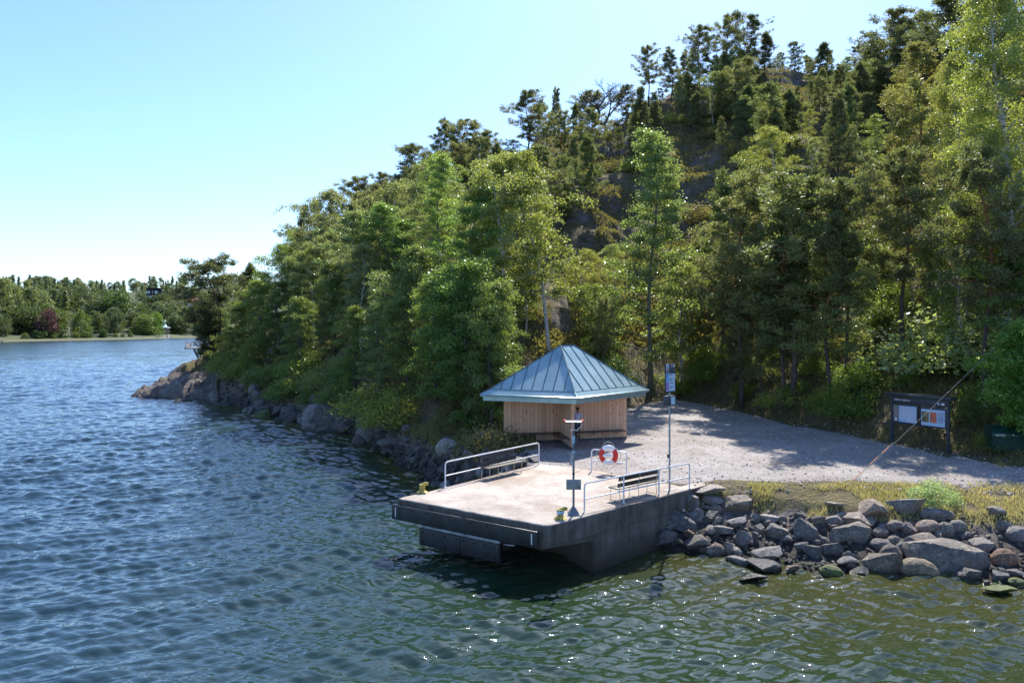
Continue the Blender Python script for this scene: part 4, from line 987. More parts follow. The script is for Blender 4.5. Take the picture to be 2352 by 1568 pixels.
shrub('shrubC', 63, 1.0, .8, 50, 50, 'moss', .09, 'shrub')

LMK = [(500, 'beside the headland rock'), (600, 'above the headland boulders'), (690, 'left of the pale skyline birch'), (770, 'under the pale skyline birch'), (860, 'behind the silvery aspen'), (960, 'behind the rounded shore alder'), (1050, 'behind the bright crowned aspen'), (1150, 'left of the shelter'),
 (1250, 'by the leaning white birch trunk'), (1340, 'above the shelter roof'), (1425, 'left of the tall aspen'), (1560, 'right of the tall aspen'), (1650, 'right of the stop sign'), (1745, 'left of the orange pines'), (1860, 'behind the orange pines'), (1975, 'right of the orange pines'),
 (2075, 'above the notice board'), (2180, 'left of the big birch'), (2285, 'behind the big birch'), (2400, 'at the right frame edge'), (2700, 'beyond the sand bin')]
def lmk(px, tab=None): return min(tab or LMK, key=lambda a: abs(a[0] - px))[1]
def cword(c):
    if c is None: return 'mid green'
    m_ = (c[0] + c[1] + c[2]) / 3
    return 'dark' if m_ < .85 else ('silvery' if c[2] > 1.2 else ('yellow green' if c[0] > 1.2 else 'fresh green'))
def place(key, x, y, h, wid=1.0, rz=None, label='', cat='tree', group=None, col=None, tilt=0, z=None):
    Ht, name, wood, leaves = PROTO[key]; s = h / Ht
    if rz is None: rz = random.random() * 6.28
    z = Hs(x, y) - .1 if z is None else z
    r_ = empty(name, (x, y, z), rz, label, cat, group); r_.scale = (s * wid, s * wid, s); r_.rotation_euler = (0, tilt, rz) if tilt == 0 else (0, tilt, 0)
    t = bpy.data.objects.new(wood.name.split('.')[0], wood); COL.objects.link(t); t.parent = r_
    c = bpy.data.objects.new(leaves.name.split('.')[0], leaves); COL.objects.link(c); c.parent = r_
    if col: c.color = (*col, 1)
    return r_
random.seed(4)
def tree(key, px, ytop, d, wid=1.0, label='', group=None, col=None, tilt=0, rz=None, cat='tree'):
    x = (px - CX) / F * d; z = Hs(x, d) - .1; h = CAMZ - (ytop - HZ) / F * d - z
    return place(key, x, d, max(h, 1.5), wid, rz, label, cat, group, col, tilt)
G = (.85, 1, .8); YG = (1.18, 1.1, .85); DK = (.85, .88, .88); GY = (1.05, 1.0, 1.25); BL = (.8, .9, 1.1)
# ---- ridge against the sky, left to right
tree('pineT', 508, 588, 84, 1.05, 'dark leaning pine with drooping boughs on the headland tip', col=(.55, .6, .62), rz=0)
tree('pineD', 572, 606, 92, .8, 'narrow pine tip just behind the headland trees')
tree('birchB', 640, 560, 80, 1.1, 'birch at the left end of the wooded slope against the sky', col=G)
tree('birchA', 690, 520, 86, 1.0, 'rounded green birch below the pale birch on the skyline', col=G)
tree('birchA', 752, 428, 80, .95, 'pale grey green birch standing up at the skyline left of the pines', col=GY)
for px, yt, d, k, wd, lb in [(712, 470, 96, 'pineA', 1, 'pine crown behind the pale skyline birch'), (815, 408, 92, 'pineC', 1.2, 'dark pine on the skyline right of the pale birch'), (845, 440, 88, 'pineB', 1, 'bushy pine under the skyline left of the flat topped pine'),
    (875, 398, 94, 'pineA', .9, 'small crowned pine midway up the left skyline'), (950, 330, 95, 'pineB', 1.0, 'flat topped dark pine leaning out of the left skyline'),
    (1015, 278, 100, 'pineC', .9, 'slender dark pine left of the broad skyline pine'), (1065, 274, 98, 'pineB', 1.25, 'broad dense pine on the skyline above the tall alders'), (1120, 300, 97, 'pineA', 1.1, 'olive green pine right of the broad skyline pine'),
    (1175, 320, 100, 'birchB', 1, 'thin birch below the twin skyline pines'), (1213, 208, 106, 'pineA', 1.1, 'dark double crowned pine at the left foot of the bare summit'), (1275, 205, 108, 'pineE', .6, 'sparse thin pine right of the double crowned pine'),
    (1318, 240, 106, 'pineD', .8, 'small pointed pine left of the bare oak'), (1490, 108, 112, 'pineC', 1.0, 'tall pine with bare lower limbs right of the bare oak'), (1542, 113, 110, 'pineE', 1.0, 'pine beside the tall pine with bare lower limbs'),
    (1606, 62, 114, 'pineA', 1.0, 'tall round crowned pine on the central skyline'), (1640, 130, 116, 'pineC', .9, 'low open crowned pine between tall central skyline pines'), (1675, 34, 116, 'pineB', .85, 'highest broad pine on the central skyline'),
    (1725, 38, 118, 'pineA', 1.0, 'narrow dark pine beside the highest skyline pine'), (1757, 78, 116, 'pineD', 1.1, 'bushy pine right of the narrow dark skyline pine'), (1826, 96, 124, 'pineB', .8, 'short dark pine standing behind the bare summit rock'),
    (1885, 100, 112, 'pineD', 1.1, 'pointed dark pine right of the summit rock'), (1905, 118, 118, 'pineE', 1.0, 'second pointed pine just right of the summit rock'), (1945, 130, 110, 'aspenB', .9, 'pale leafy tree among the pines right of the summit rock'),
    (2052, 28, 104, 'pineA', 1.15, 'tall solitary pine on the right skyline'), (2008, 90, 108, 'pineB', 1.0, 'wide pine left of the tall solitary pine'), (2110, 42, 100, 'pineB', 1.1, 'dense pine right of the tall solitary pine'),
    (1352, 208, 113, 'pineB', .9, 'pine filling the skyline just left of the bare oak'), (1437, 196, 114, 'pineA', .9, 'pine filling the skyline just right of the bare oak'), (1575, 122, 118, 'pineE', 1.0, 'thin pine left of the tall round crowned skyline pine'), (1792, 122, 126, 'pineA', 1.0, 'pine standing behind the left end of the summit rock'), (1855, 128, 126, 'pineD', 1.0, 'pine standing behind the right end of the summit rock'), (1972, 104, 114, 'pineA', 1.0, 'pine on the skyline between leafy tree and wide pine'), (1246, 238, 112, 'pineB', .8, 'low pine between the double crowned and sparse skyline pines'),
    (2175, 0, 92, 'pineA', 1.2, 'dark pine behind the big birch near the top edge'), (2330, -70, 84, 'pineB', 1.3, 'black green pine in the top right corner')]:
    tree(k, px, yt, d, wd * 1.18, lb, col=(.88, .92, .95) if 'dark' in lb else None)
tree('dead', 1395, 172, 108, 1.1, 'bare spreading oak with twisted branches on the skyline')
tree('juniper', 1460, 205, 96, 1.1, 'tall narrow juniper column below the bare lower limbs pine')
# ---- mid slope pines and birches
for px, yt, d, k, wd, col, lb in [
    (1288, 256, 90, 'pineC', 1.2, None, 'pine with bare trunk below the summit left shoulder'), (1356, 250, 88, 'pineA', 1.0, None, 'mid slope pine under the bare oak'),
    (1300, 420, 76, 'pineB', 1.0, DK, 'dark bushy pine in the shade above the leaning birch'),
    (1600, 210, 100, 'pineD', 1.0, None, 'pine on the rocky slope below the round crowned pine'), (1700, 138, 98, 'pineB', 1.2, None, 'large bushy pine in front of the highest skyline pines'),
    (1660, 270, 88, 'pineE', .9, None, 'thin mid slope pine above the rock face'), (1785, 215, 90, 'birchB', 1.0, YG, 'yellow green birch below the bare summit rock'), (1858, 250, 86, 'birchB', .8, YG, 'small yellowing birch between mid slope pines'),
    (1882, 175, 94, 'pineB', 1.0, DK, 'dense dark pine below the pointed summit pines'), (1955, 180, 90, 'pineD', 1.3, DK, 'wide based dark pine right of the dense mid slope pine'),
    (1925, 212, 70, 'pineE', 1.0, None, 'tall pine with long orange trunk on the middle slope'), (2060, 250, 88, 'pineA', .8, None, 'small pine under the tall solitary skyline pine'),
    (2012, 262, 72, 'aspenB', .9, YG, 'yellow green aspen above the little bright birch'), (2150, 240, 66, 'pineA', 1.0, DK, 'dark pine with thick trunk left of the big birch'),
    (2048, 405, 60, 'birchB', .9, (1.5, 1.35, .8), 'small bright yellow green birch on the middle slope'), (1775, 285, 68, 'birchA', .95, YG, 'broad pale birch above the orange trunked pines'),
    (1715, 345, 74, 'birchB', .85, (1.1, 1.1, .9), 'thin birch left of the broad pale birch')]:
    tree(k, px, yt, d, wd, lb, col=col)
# ---- foreground trees
for px, yt, d, k, wd, col, tl, lb in [
    (1495, 283, 56, 'aspenA', 1.0, None, 0, 'tall cone shaped aspen standing free right of the shelter'),
    (1262, 340, 52, 'birchC', 1.05, (1.1, 1.05, .95), -.06, 'tall birch with leaning white trunk behind the shelter'),
    (1150, 350, 50, 'birchA', .95, (1.1, 1.05, 1.0), 0, 'birch left of the leaning birch above the shelter roof'),
    (1090, 430, 50, 'aspenB', 1.1, G, 0, 'dense aspen on the shore left of the shelter'),
    (1010, 345, 58, 'aspenA', .9, (1.1, 1.15, .9), 0, 'bright crowned aspen rising to the skyline above the shore'),
    (1120, 700, 41, 'alderA', .9, None, 0, 'low dark alder drooping beside the shelter left wall'),
    (1040, 620, 44, 'alderB', 1.1, G, 0, 'deep green alder over the rocks left of the pier'),
    (960, 560, 50, 'alderA', 1.0, None, 0, 'rounded alder over the dark shore stones'),
    (925, 500, 62, 'aspenB', 1.0, G, 0, 'aspen behind the rounded shore alder'),
    (880, 620, 53, 'aspenB', 1.0, GY, 0, 'silvery aspen leaning over the smooth shore slab'),
    (830, 560, 60, 'birchA', 1.1, GY, 0, 'pale leafed birch left of the silvery aspen'),
    (770, 600, 64, 'alderB', 1.1, None, 0, 'green alder midway along the left shore'),
    (720, 560, 72, 'birchA', 1.0, None, 0, 'birch with thin white stems midway along the left shore'),
    (690, 680, 66, 'alderA', .9, None, 0, 'low alder above the dark boulders on the left shore'),
    (640, 640, 74, 'alderB', 1.0, None, 0, 'leafy alder right of the dark trunk near the headland'),
    (595, 640, 76, 'aspenB', 1.0, YG, 0, 'tree with straight dark trunk behind the headland rock'),
    (545, 690, 80, 'alderB', .9, YG, 0, 'yellow green young tree on the headland rock'),
    (520, 760, 79, 'sapling', 1.3, YG, 0, 'small sapling beside the headland crest'),
    (575, 780, 74, 'sapling', 1.3, (1.1, 1.1, .9), 0, 'light leafed sapling over the headland boulders'),
    (1330, 570, 60, 'birchB', 1.1, YG, .08, 'low sunlit birch spreading behind the shelter roof'),
    (1410, 560, 62, 'birchB', 1.0, None, 0, 'open birch between the shelter and the tall aspen'),
    (1565, 600, 57, 'birchB', .9, None, 0, 'thin grey trunked birch behind the stop sign'),
    (1820, 415, 45, 'pineC', 1.5, (1.1, 1.15, 1), 0, 'large foreground pine with grey and orange trunk right of the stop sign'),
    (1905, 500, 42.5, 'pineE', 1.15, (1.1, 1.2, 1), 0, 'foreground pine with orange trunk nearest the gravel'),
    (1128, 640, 39.5, 'alderB', 1.0, None, 0, 'leafy alder touching the left end of the shelter roof'),
    (1075, 590, 41.5, 'alderA', 1.05, G, 0, 'alder with low hanging boughs behind the largest pale boulder'),
    (1000, 640, 44, 'alderB', 1.0, (1.1, 1.15, .9), 0, 'bushy alder hanging over the stones left of the bollard'),
    (935, 660, 48, 'alderA', 1.0, None, 0, 'low boughed alder above the shore stones right of the smooth slab'),
    (872, 690, 51, 'aspenB', 1.1, GY, 0, 'small pale aspen hanging over the smooth slab'),
    (815, 700, 55, 'alderB', 1.0, (1.1, 1.1, .9), 0, 'low alder just left of the smooth slab'),
    (1590, 560, 61, 'pineE', 1.1, None, 0, 'pine standing behind the thin grey trunked birch'),
    (1702, 410, 49.5, 'pineC', 1.15, None, 0, 'tall foreground pine with high crown behind the stop sign pole'),
    (1620, 655, 58, 'pineB', .9, None, 0, 'low pine at the hill foot left of the foreground pines'),
    (1690, 560, 53, 'pineC', 1.2, None, 0, 'dark foreground pine between stop sign and orange trunked pines'),
    (1745, 640, 48, 'pineB', .8, None, 0, 'low foreground pine in shade left of the orange trunked pines'),
    (2110, 560, 46, 'birchB', .9, None, -.10, 'slim birch with curved white trunk behind the notice board'),
    (2235, 520, 39, 'birchB', .9, G, -.16, 'slender leaning birch left of the big birch'),
    (2312, -90, 38, 'bigbirch', .82, (1.08, 1.08, .85), .02, 'big birch with thick white trunk at the right edge'),
    (2215, 110, 46, 'bigbirch', .7, (1.15, 1.05, .9), 0, 'tall leafy birch left of the big birch trunk'),
    (2360, 520, 35, 'alderB', 1.0, G, 0, 'green alder under the big birch at the right edge'),
    (2375, 740, 31.5, 'maple', .95, (1.0, 1.35, .9), 0, 'bright green maple hanging over the sand bin')]:
    tree(k, px, yt, d, wd, lb, col=col, tilt=tl)
# ---- fill trees
def fill(n, pxr, dfrac, keys, hr, label, group, cols, seed, cond=None):
    rnd = random.Random(seed); k = 0; tries = 0
    while k < n and tries < n * 20:
        tries += 1; px = rnd.uniform(*pxr); t4 = np.interp(px, CXS, KD[:, 4]); t6 = np.interp(px, CXS, KD[:, 6]) if px > 1170 else np.interp(px, CXS, KD[:, 5])
        d = t4 + (t6 - t4) * rnd.uniform(*dfrac)
        if cond and not cond(px, d): continue
        x = (px - CX) / F * d; h = rnd.uniform(*hr); z = Hs(x, d)
        yt = HZ - (z + h - CAMZ) / d * F
        lim = np.interp(px, [480, 560, 640, 700, 800, 900, 1000, 1100, 1200, 1300, 1400, 1500, 1600, 1700, 1800, 1900, 2000, 2100, 2200, 2352, 2800], [680, 640, 590, 530, 450, 400, 340, 300, 335, 300, 300, 200, 140, 100, 205, 140, 130, 90, 40, -60, -100]) + 12
        if yt < lim: h = h - (lim - yt) / F * d
        if h < hr[0] * .45: continue
        ky = rnd.choice(keys); cl_ = rnd.choice(cols); fr = (d - t4) / max(t6 - t4, 1); sz = 'tall' if h > .6 * hr[0] + .4 * hr[1] else 'small'
        lb_ = sz + ' ' + cword(cl_) + ' ' + PROTO[ky][1].replace('_tree', '').replace('_', ' ') + ' ' + ('low' if fr < .3 else ('midway' if fr < .65 else 'high')) + ' on slope ' + lmk(px)
        place(ky, x, d, h, rnd.uniform(.85, 1.15), None, lb_, 'tree', group, cl_); k += 1
clear = lambda px, d: not ((1560 < px < 1700 and 58 < d < 98) or (1370 < px < 1450 and 60 < d < 84) or (1990 < px < 2060 and d > 76) or (1530 < px < 1640 and d > 92) or (1200 < px < 1300 and d > 84) or (1380 < px < 1480 and d > 90) or (1760 < px < 1850 and d > 100))
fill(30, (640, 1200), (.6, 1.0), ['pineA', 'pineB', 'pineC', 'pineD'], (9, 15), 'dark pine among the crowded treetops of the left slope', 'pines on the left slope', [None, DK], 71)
fill(24, (560, 1240), (0, .5), ['birchC', 'alderB', 'aspenB', 'birchA', 'birchB'], (7, 12), 'leafy tree in the green mass behind the left shore', 'leafy trees behind the left shore', [None, G, GY, DK], 72)
fill(22, (1240, 2100), (.45, .97), ['pineA', 'pineC', 'pineD', 'pineE'], (6, 11), 'small pine scattered on the rocky upper slope', 'pines on the upper slope', [None, DK, G], 73, clear)
fill(8, (1240, 2150), (.02, .45), ['pineA', 'pineE', 'pineC', 'sapling', 'birchB'], (5, 11), 'young tree in the shade of the lower slope', 'young trees on the lower slope', [None, DK, G], 74, clear)
fill(20, (2100, 2700), (.1, .95), ['birchA', 'birchB', 'pineA', 'alderB', 'pineB'], (9, 15), 'tree in the dense wood behind the big birch', 'trees behind the big birch', [None, G, YG], 75)
fill(50, (1150, 2170), (.70, 1.02), ['pineA', 'pineB', 'pineD', 'pineE', 'pineC', 'birchB'], (5, 10), '', 'small pines near the ridge', [None, DK, G], 78, lambda px, d: not ((1215 < px < 1275 and d > 88) or (1770 < px < 1840 and d > 104) or (1395 < px < 1440 and d > 95)))
# unseen trees past the frame's right edge, kept to cast shade
fill(8, (2450, 3400), (0, .5), ['birchA', 'alderB', 'pineA'], (10, 16), 'unseen shade tree right of the sand bin', 'unseen shade trees right of the sand bin', [None, G], 76)
fill(5, (1640, 2420), (.0, .12), ['pineC', 'pineE', 'birchB', 'birchA', 'pineC'], (12, 17), '', 'tall trees on the lower slope', [None, DK, G], 77)
# ---- shrubs
def shrubs(n, pxr, dr, keys, hr, label, group, cols, seed, absd=None):
    rnd = random.Random(seed)
    for k in range(n):
        px = rnd.uniform(*pxr); t1 = np.interp(px, CXS, KD[:, 2 if absd == 'shore' else 4]); d = t1 + rnd.uniform(*dr); x = (px - CX) / F * d
        if 1990 < px < 2230 and d < 40: continue
        ky = rnd.choice(keys); cl_ = rnd.choice(cols); hh_ = rnd.uniform(*hr); q_ = (d - t1 - dr[0]) / (dr[1] - dr[0])
        lb_ = ('tall ' if hh_ > .5 * sum(hr) else 'low ') + cword(cl_) + ' shrub ' + label + ' ' + lmk(px)
        place(ky, x, d, hh_, rnd.uniform(.9, 1.5), None, lb_, 'shrub', group, cl_)
shrubs(46, (1440, 2600), (1.5, 26), ['shrubA', 'shrubB', 'shrubC'], (.7, 1.9), 'on the lower slope', 'shrubs on the lower slope', [None, YG, DK, G], 81)
shrubs(34, (1500, 2330), (.4, 6), ['shrubA', 'shrubB'], (.7, 1.7), 'at the hill foot', 'shrubs at the hill foot', [(1.15, 1.25, .9), (1.3, 1.3, .9), G], 85)
shrubs(40, (1240, 2352), (24, 62), ['shrubB', 'shrubC'], (.7, 1.6), 'on the upper rocks', 'bushes on the upper slope', [None, YG, DK], 82)
shrubs(12, (500, 900), (2.5, 10), ['shrubA', 'shrubB', 'shrubA'], (1.0, 2.4), 'along the left shore', 'bushes along the left shore', [None, YG, G], 83, 'shore')
shrubs(13, (640, 985), (.9, 2.8), ['shrubA', 'shrubA', 'shrubB'], (.9, 1.9), 'over shore stones', 'bushes over the left shore stones', [None, G, YG], 86, 'shore')
shrubs(10, (1140, 1440), (.5, 8), ['shrubA', 'shrubB'], (.9, 1.8), 'behind the shelter', 'bushes behind the shelter', [None, G], 84)
hb_ = hit(2205, 845, 0, 36, 90); place('shrubB', hb_.x, hb_.y, 3.0, 1.3, None, 'silvery leafed bush above the notice board', 'shrub', None, (1.6, 1.6, 2.4))
place('shrubB', (2140 - CX) / F * 25.9, 25.9, .75, .9, None, 'grey green leafy weed clump in the grass verge', 'plant', None, (1.3, 1.5, 2.6))
place('shrubC', (1130 - CX) / F * 34.5, 34.5, 1.1, 1.2, None, 'small green bush left of the shelter wall', 'shrub', None, None)

# ------------------------------------------------------------------ grass and ground cover
def grass(name, label, pts, hmin, hmax, wd, m_, seed, lean=.35, per=1):
    rng = np.random.default_rng(seed); P = np.repeat(pts, per, 0); n = len(P); P = P + np.concatenate([rng.normal(0, .05, (n, 2)), np.zeros((n, 1))], 1)
    h = hmin + (hmax - hmin) * rng.random(n) ** 1.6; az = rng.random(n) * 6.28; ln = rng.normal(0, lean, n) * h; side = np.stack([np.cos(az), np.sin(az), 0 * az], 1) * wd
    a2 = rng.random(n) * 6.28; top = P + np.stack([np.cos(a2) * ln, np.sin(a2) * ln, h], 1); mid = P + np.stack([np.cos(a2) * ln * .3, np.sin(a2) * ln * .3, h * .55], 1)
    co = np.stack([P - side * .5, mid - side * .7, top, mid + side * .7], 1).reshape(-1, 3)
    tint = np.clip(.6 * (vnoise(P[:, 0] * .8, P[:, 1] * .8, 5)) + .5 * rng.random(n), 0, 1)
    me = npmesh(name, co, np.arange(n * 4).reshape(n, 4), m_, {'tint': ('FACE', tint)}, False)
    return tag(mobj(name, me), label, name.replace('_', ' '), None, 'stuff')
rng = np.random.default_rng(99)
def scatter(n, pxr, kd, off0, off1, mask=None, k2=None):
    px = rng.uniform(*pxr, n); t = rng.random(n); d0 = np.interp(px, CXS, KD[:, kd]) + off0
    d1 = (np.interp(px, CXS, KD[:, k2]) if k2 is not None else np.interp(px, CXS, KD[:, kd])) + off1
    d = d0 + (d1 - d0) * t; x = (px - CX) / F * d
    if mask is not None: m_ = mask(px, d, x, t); px, d, x = px[m_], d[m_], x[m_]
    return np.stack([x, d, H(x, d) - .01], 1)
verge = scatter(17000, (1590, 3000), 2, .1, .1, lambda px, d, x, t: (vnoise(x * 1.3, d * 1.3, 3) > np.interp(px, [1590, 1760, 1900, 2100, 3000], [.82, .74, .50, .30, .22])) & (d > np.interp(px, [1590, 1800, 1900], [26.5, 25.6, 24])), 3)
grass('verge_grass', 'dry yellow green grass along the gravel edge above the right bank', verge, .04, .22, .018, M['grassblade'], 1, .4, 2)
toe = scatter(60000, (1100, 3000), 4, -3.0, 12, lambda px, d, x, t: (vnoise(x * .5, d * .5, 8) > .40) & (d > np.interp(px, *zip(*gx_far)) - .2 - 1.6 * vnoise(x * 2, d * 2, 77) ** 2))
grass('slope_grass', 'brownish grass and moss tufts at the foot of the hill', toe, .06, .32, .04, M['moss'], 2, .5, 1)
up = scatter(210000, (1150, 2500), 4, 6, 0, lambda px, d, x, t: (vnoise(x * .3, d * .3, 18) > .36), 6)
grass('heather_cover', 'olive and yellow heath plants covering ledges of the rocky hill', up, .10, .40, .14, M['moss'], 3, .7, 1)
ls = scatter(30000, (470, 1230), 2, .3, 14, lambda px, d, x, t: vnoise(x * .6, d * .6, 28) > .35)
grass('shore_undergrowth', 'low green and tan undergrowth behind the left shore stones', ls, .10, .45, .06, M['moss'], 4, .6, 1)

# ================================================================== stones
def stone_mesh(seed, sc, cuts, rough, rnd_=False):
    rg = np.random.default_rng(seed); bm = bmesh.new(); bmesh.ops.create_icosphere(bm, subdivisions=4, radius=1)
    co = np.array([v.co for v in bm.verts]); fcs = np.array([[v.index for v in f.verts] for f in bm.faces]); bm.free()
    for k in range(cuts):
        n = rdir(rg, 1)[0]; d = rg.uniform(.40, .80) if not rnd_ else rg.uniform(.8, .97); dist = co @ n - d; co = co - np.outer(np.maximum(dist, 0), n)
    co = co / (np.abs(co).max(0) + 1e-6); co = co * np.array(sc)
    sd_ = seed * 3.7
    nz = np.array([mnoise.fractal(Vector((c[0] * 1.6 + sd_, c[1] * 1.6, c[2] * 1.6)), .8, 2.1, 5) for c in co])
    nn = co / np.linalg.norm(co, axis=1)[:, None]; co = co + nn * (nz * rough)[:, None]
    me = npmesh('stone', co, fcs, M['stone'], None, True)
    try: me.set_sharp_from_angle(angle=R(19))
    except Exception: pass
    return me
ST = [stone_mesh(i, (1, rng.uniform(.6, .95), rng.uniform(.5, .8)), 17, .045) for i in range(11)]
ST += [stone_mesh(20 + i, (1, .85, .68), 7, .05, True) for i in range(4)]
ST += [stone_mesh(30 + i, (1, .8, .28), 12, .06) for i in range(2)]
NS = [0]
def stone(p, sz, k, rot=None, sc=(1, 1, 1), label='', group=None, col=(1, 1, 1), moss=0.0, name='stone', cat='stone'):
    o = bpy.data.objects.new(name, ST[k]); COL.objects.link(o); o.location = p; s = sz / 2
    o.rotation_euler = rot if rot else (random.uniform(-.7, .7), random.uniform(-.7, .7), random.random() * 6.28); o.scale = (s * sc[0], s * sc[1], s * sc[2]); o.color = (*col, 1 - moss)
    tag(o, label, cat, group); NS[0] += 1; return o
SLM = [(500, 'beside the headland rock'), (560, 'under the young tree'), (620, 'below the straight dark trunk'), (680, 'behind the black boulder'), (740, 'left of the smooth slab'), (800, 'by the smooth slab'), (860, 'right of the smooth slab'), (920, 'below the shore alder'), (970, 'above the left bollard'), (1020, 'near the palest boulder'),
 (1075, 'near the bluish white boulder'), (1130, 'left of the left bench'), (1190, 'behind the left bench'), (1510, 'against the pier wall'), (1570, 'by the brown grey block'), (1640, 'below the flat pale slab'), (1700, 'below the brownish boulder'), (1770, 'left of the square block'), (1855, 'below the square block'), (1930, 'left of the tan stone'),
 (1985, 'under the wide tan stone'), (2045, 'by the striped brown boulder'), (2110, 'above the algae boulder'), (2180, 'left of the largest boulder'), (2250, 'right of the largest boulder'), (2310, 'near the rusty brown boulder'), (2380, 'at the right frame edge')]
random.seed(12)
GL = 'grey angular stone heaped in the bank right of the pier'; GG = 'stones in the right bank'
BIG = [ # crop x,y,w,h, kind, colour, label
 (455,245,175,60,15,(1.7,1.6,1.5),'flat pale slab on top of the bank at the pier corner'),(340,305,110,90,0,(1.1,1.1,1.15),None),(475,305,130,60,1,(1.1,1.1,1.1),None),(650,330,215,130,2,(1.1,1.0,.85),'big brownish boulder at the gravel edge near the pier'),
 (300,445,170,100,3,(.6,.62,.7),'dark wedge boulder beside the pier wall'),(215,530,140,130,4,(.7,.7,.75),None),(75,585,130,140,16,(1.0,.8,.72),'tilted reddish slab leaning against the pier wall'),(390,405,85,80,5,(1.1,1.15,1.25),None),
 (505,360,70,50,12,(1.2,1,.9),None),(470,400,110,80,6,(.9,.9,.85),None),(420,565,175,120,7,(.75,.72,.7),'large brown grey block low in the bank near the pier'),(640,440,115,60,8,(1.5,1.45,1.5),None),(750,420,60,70,9,(1.3,1.3,1.3),None),
 (825,420,110,60,10,(1.7,1.6,1.6),'whitish pink stone high in the bank'),(860,500,135,95,0,(1.0,1.0,1.0),None),(670,545,115,120,1,(.9,.9,.95),None),(770,490,85,95,2,(1.1,1.1,1.0),None),(1050,500,125,125,3,(.85,.87,.85),'upright square grey block in the middle of the bank'),
 (1210,440,105,95,4,(1.1,1.1,1.1),None),(1125,440,75,75,5,(1.0,.95,.85),None),(1370,425,240,115,6,(1.35,1.2,1.05),'wide tan stone in the middle of the bank top'),(1465,360,200,150,7,(1.35,1.15,.95),'big tan boulder with slanting top below the grass'),
 (1640,345,205,95,8,(1.1,1.08,1.0),'layered grey boulder right of the big tan boulder'),(1830,395,165,95,9,(.95,.95,.95),None),(1780,470,135,85,12,(1.35,1.1,1.0),'smooth pinkish boulder below the leafy weed'),(1560,470,125,75,10,(.95,.9,.85),None),(1660,485,85,85,0,(1.1,1,1),None),
 (1885,490,85,95,13,(1.2,1.15,1.05),None),(1955,465,95,75,14,(1.2,1.2,1.15),None),(2235,465,115,80,1,(1.0,1,1.05),None),(2330,525,125,115,12,(1.2,1.15,1.2),'pale rounded boulder at the right frame edge'),(1760,565,260,115,2,(1.1,.98,.85),'broad brown boulder above the largest dark boulder'),
 (1900,650,400,180,3,(.85,.8,.74),'largest dark elongated boulder low in the right bank'),(2110,590,180,105,4,(1.1,1.05,1.0),None),(2240,665,130,125,13,(1.3,.85,.6),'rusty brown rounded boulder near the right edge'),(1520,715,220,155,5,(.85,.75,.62),'striped brown boulder standing at the waterline'),
 (1725,745,195,165,14,(1.15,1.0,.72),'tan algae stained boulder standing in the water'),(1380,740,115,95,6,(.7,.7,.72),None),(1320,670,135,65,7,(.9,.9,.95),None),(820,640,190,105,8,(1.1,1.1,1.1),'pale topped wedge stone above the waterline'),
 (790,710,185,95,9,(.65,.65,.68),None),(640,680,125,75,10,(1.0,1,1.05),None),(480,620,140,85,0,(1.0,.95,.9),None),(580,605,85,105,1,(1.3,1.2,1.1),None),(1150,560,115,85,2,(.9,.88,.85),None),(1310,510,210,115,3,(.9,.88,.8),None),
 (1495,500,95,65,13,(1.2,1.1,1.05),None),(1500,580,115,75,12,(.85,.85,.85),None),(1580,555,75,65,14,(1.2,1.1,1),None),(1560,640,115,120,13,(.75,.68,.62),None),(1635,605,95,85,12,(.85,.8,.75),None),(2035,760,140,125,4,(.65,.67,.7),None),
 (2210,780,130,85,5,(.9,.9,.95),None),(2215,840,165,45,15,(1.1,1.1,.9),'flat slab with green weed lying in the water'),(2315,745,120,65,6,(.9,.9,.9),None),(940,540,85,65,7,(1.1,1.1,1.1),None),(1020,590,95,65,8,(.8,.8,.82),None),(960,720,90,55,9,(1.0,.7,.5),'wet rusty stone at the waterline'),
 (730,765,175,45,16,(.8,.8,.8),None),(545,490,110,65,10,(1.1,1.1,1.1),None),(1215,605,120,90,0,(.7,.7,.7),None),(1090,620,120,90,1,(.6,.6,.62),None),(1200,740,110,80,12,(.8,.9,.6),'moss covered round stone in the waterline gap'),(2320,805,90,60,12,(.9,1,.6),'bright mossy knob at the right waterline'),
 (1690,640,80,70,13,(1,.9,.8),None),(1250,400,90,60,2,(1.5,1.5,1.5),None),(1215,330,110,40,15,(1.5,1.45,1.35),'flat pale rock in the dry grass slope'),(2195,370,90,50,14,(1.4,1.3,1.15),'single pale rock in the grass above the right stones'),(60,450,60,80,3,(.7,.75,.8),None),(240,400,90,80,4,(.8,.8,.85),None)]
for i, (cx_, cy_, w_, h_, k, col, lab) in enumerate(BIG):
    px, py = 1452 + .3827 * cx_, 1031 + .3827 * cy_; p = hit(px, py, .12, 14, 40); wd = w_ * .3827 / F * p.y * 1.2; ht = h_ * .3827 / F * p.y * 1.14
    mossy = .95 if lab and ('moss' in lab or 'weed' in lab or 'knob' in lab) and 'leafy' not in lab else 0
    sy = .85; zz = ht / (wd * (.62 if k < 11 else (.7 if k < 15 else .3)))
    rot = (random.uniform(-.25, .25), random.uniform(-.2, .2) + (R(-38) if cx_ == 75 else 0), random.uniform(-.45, .45) + (math.pi if random.random() < .5 else 0))
    stone(p + Vector((0, .06, -.02)), wd, k, rot, (1, sy, max(.6, min(zz, 1.9))), lab or (('big' if w_ > 115 else 'middling') + (' dark' if sum(col) < 2.6 else ' grey' if sum(col) < 3.2 else ' pale') + (' angular' if k < 11 else ' rounded') + ' block ' + ('low' if cy_ > 620 else 'midway' if cy_ > 480 else 'high') + ' in the right bank ' + lmk(px, SLM)), None if lab else GG, tuple(c * 1.0 for c in col), mossy)
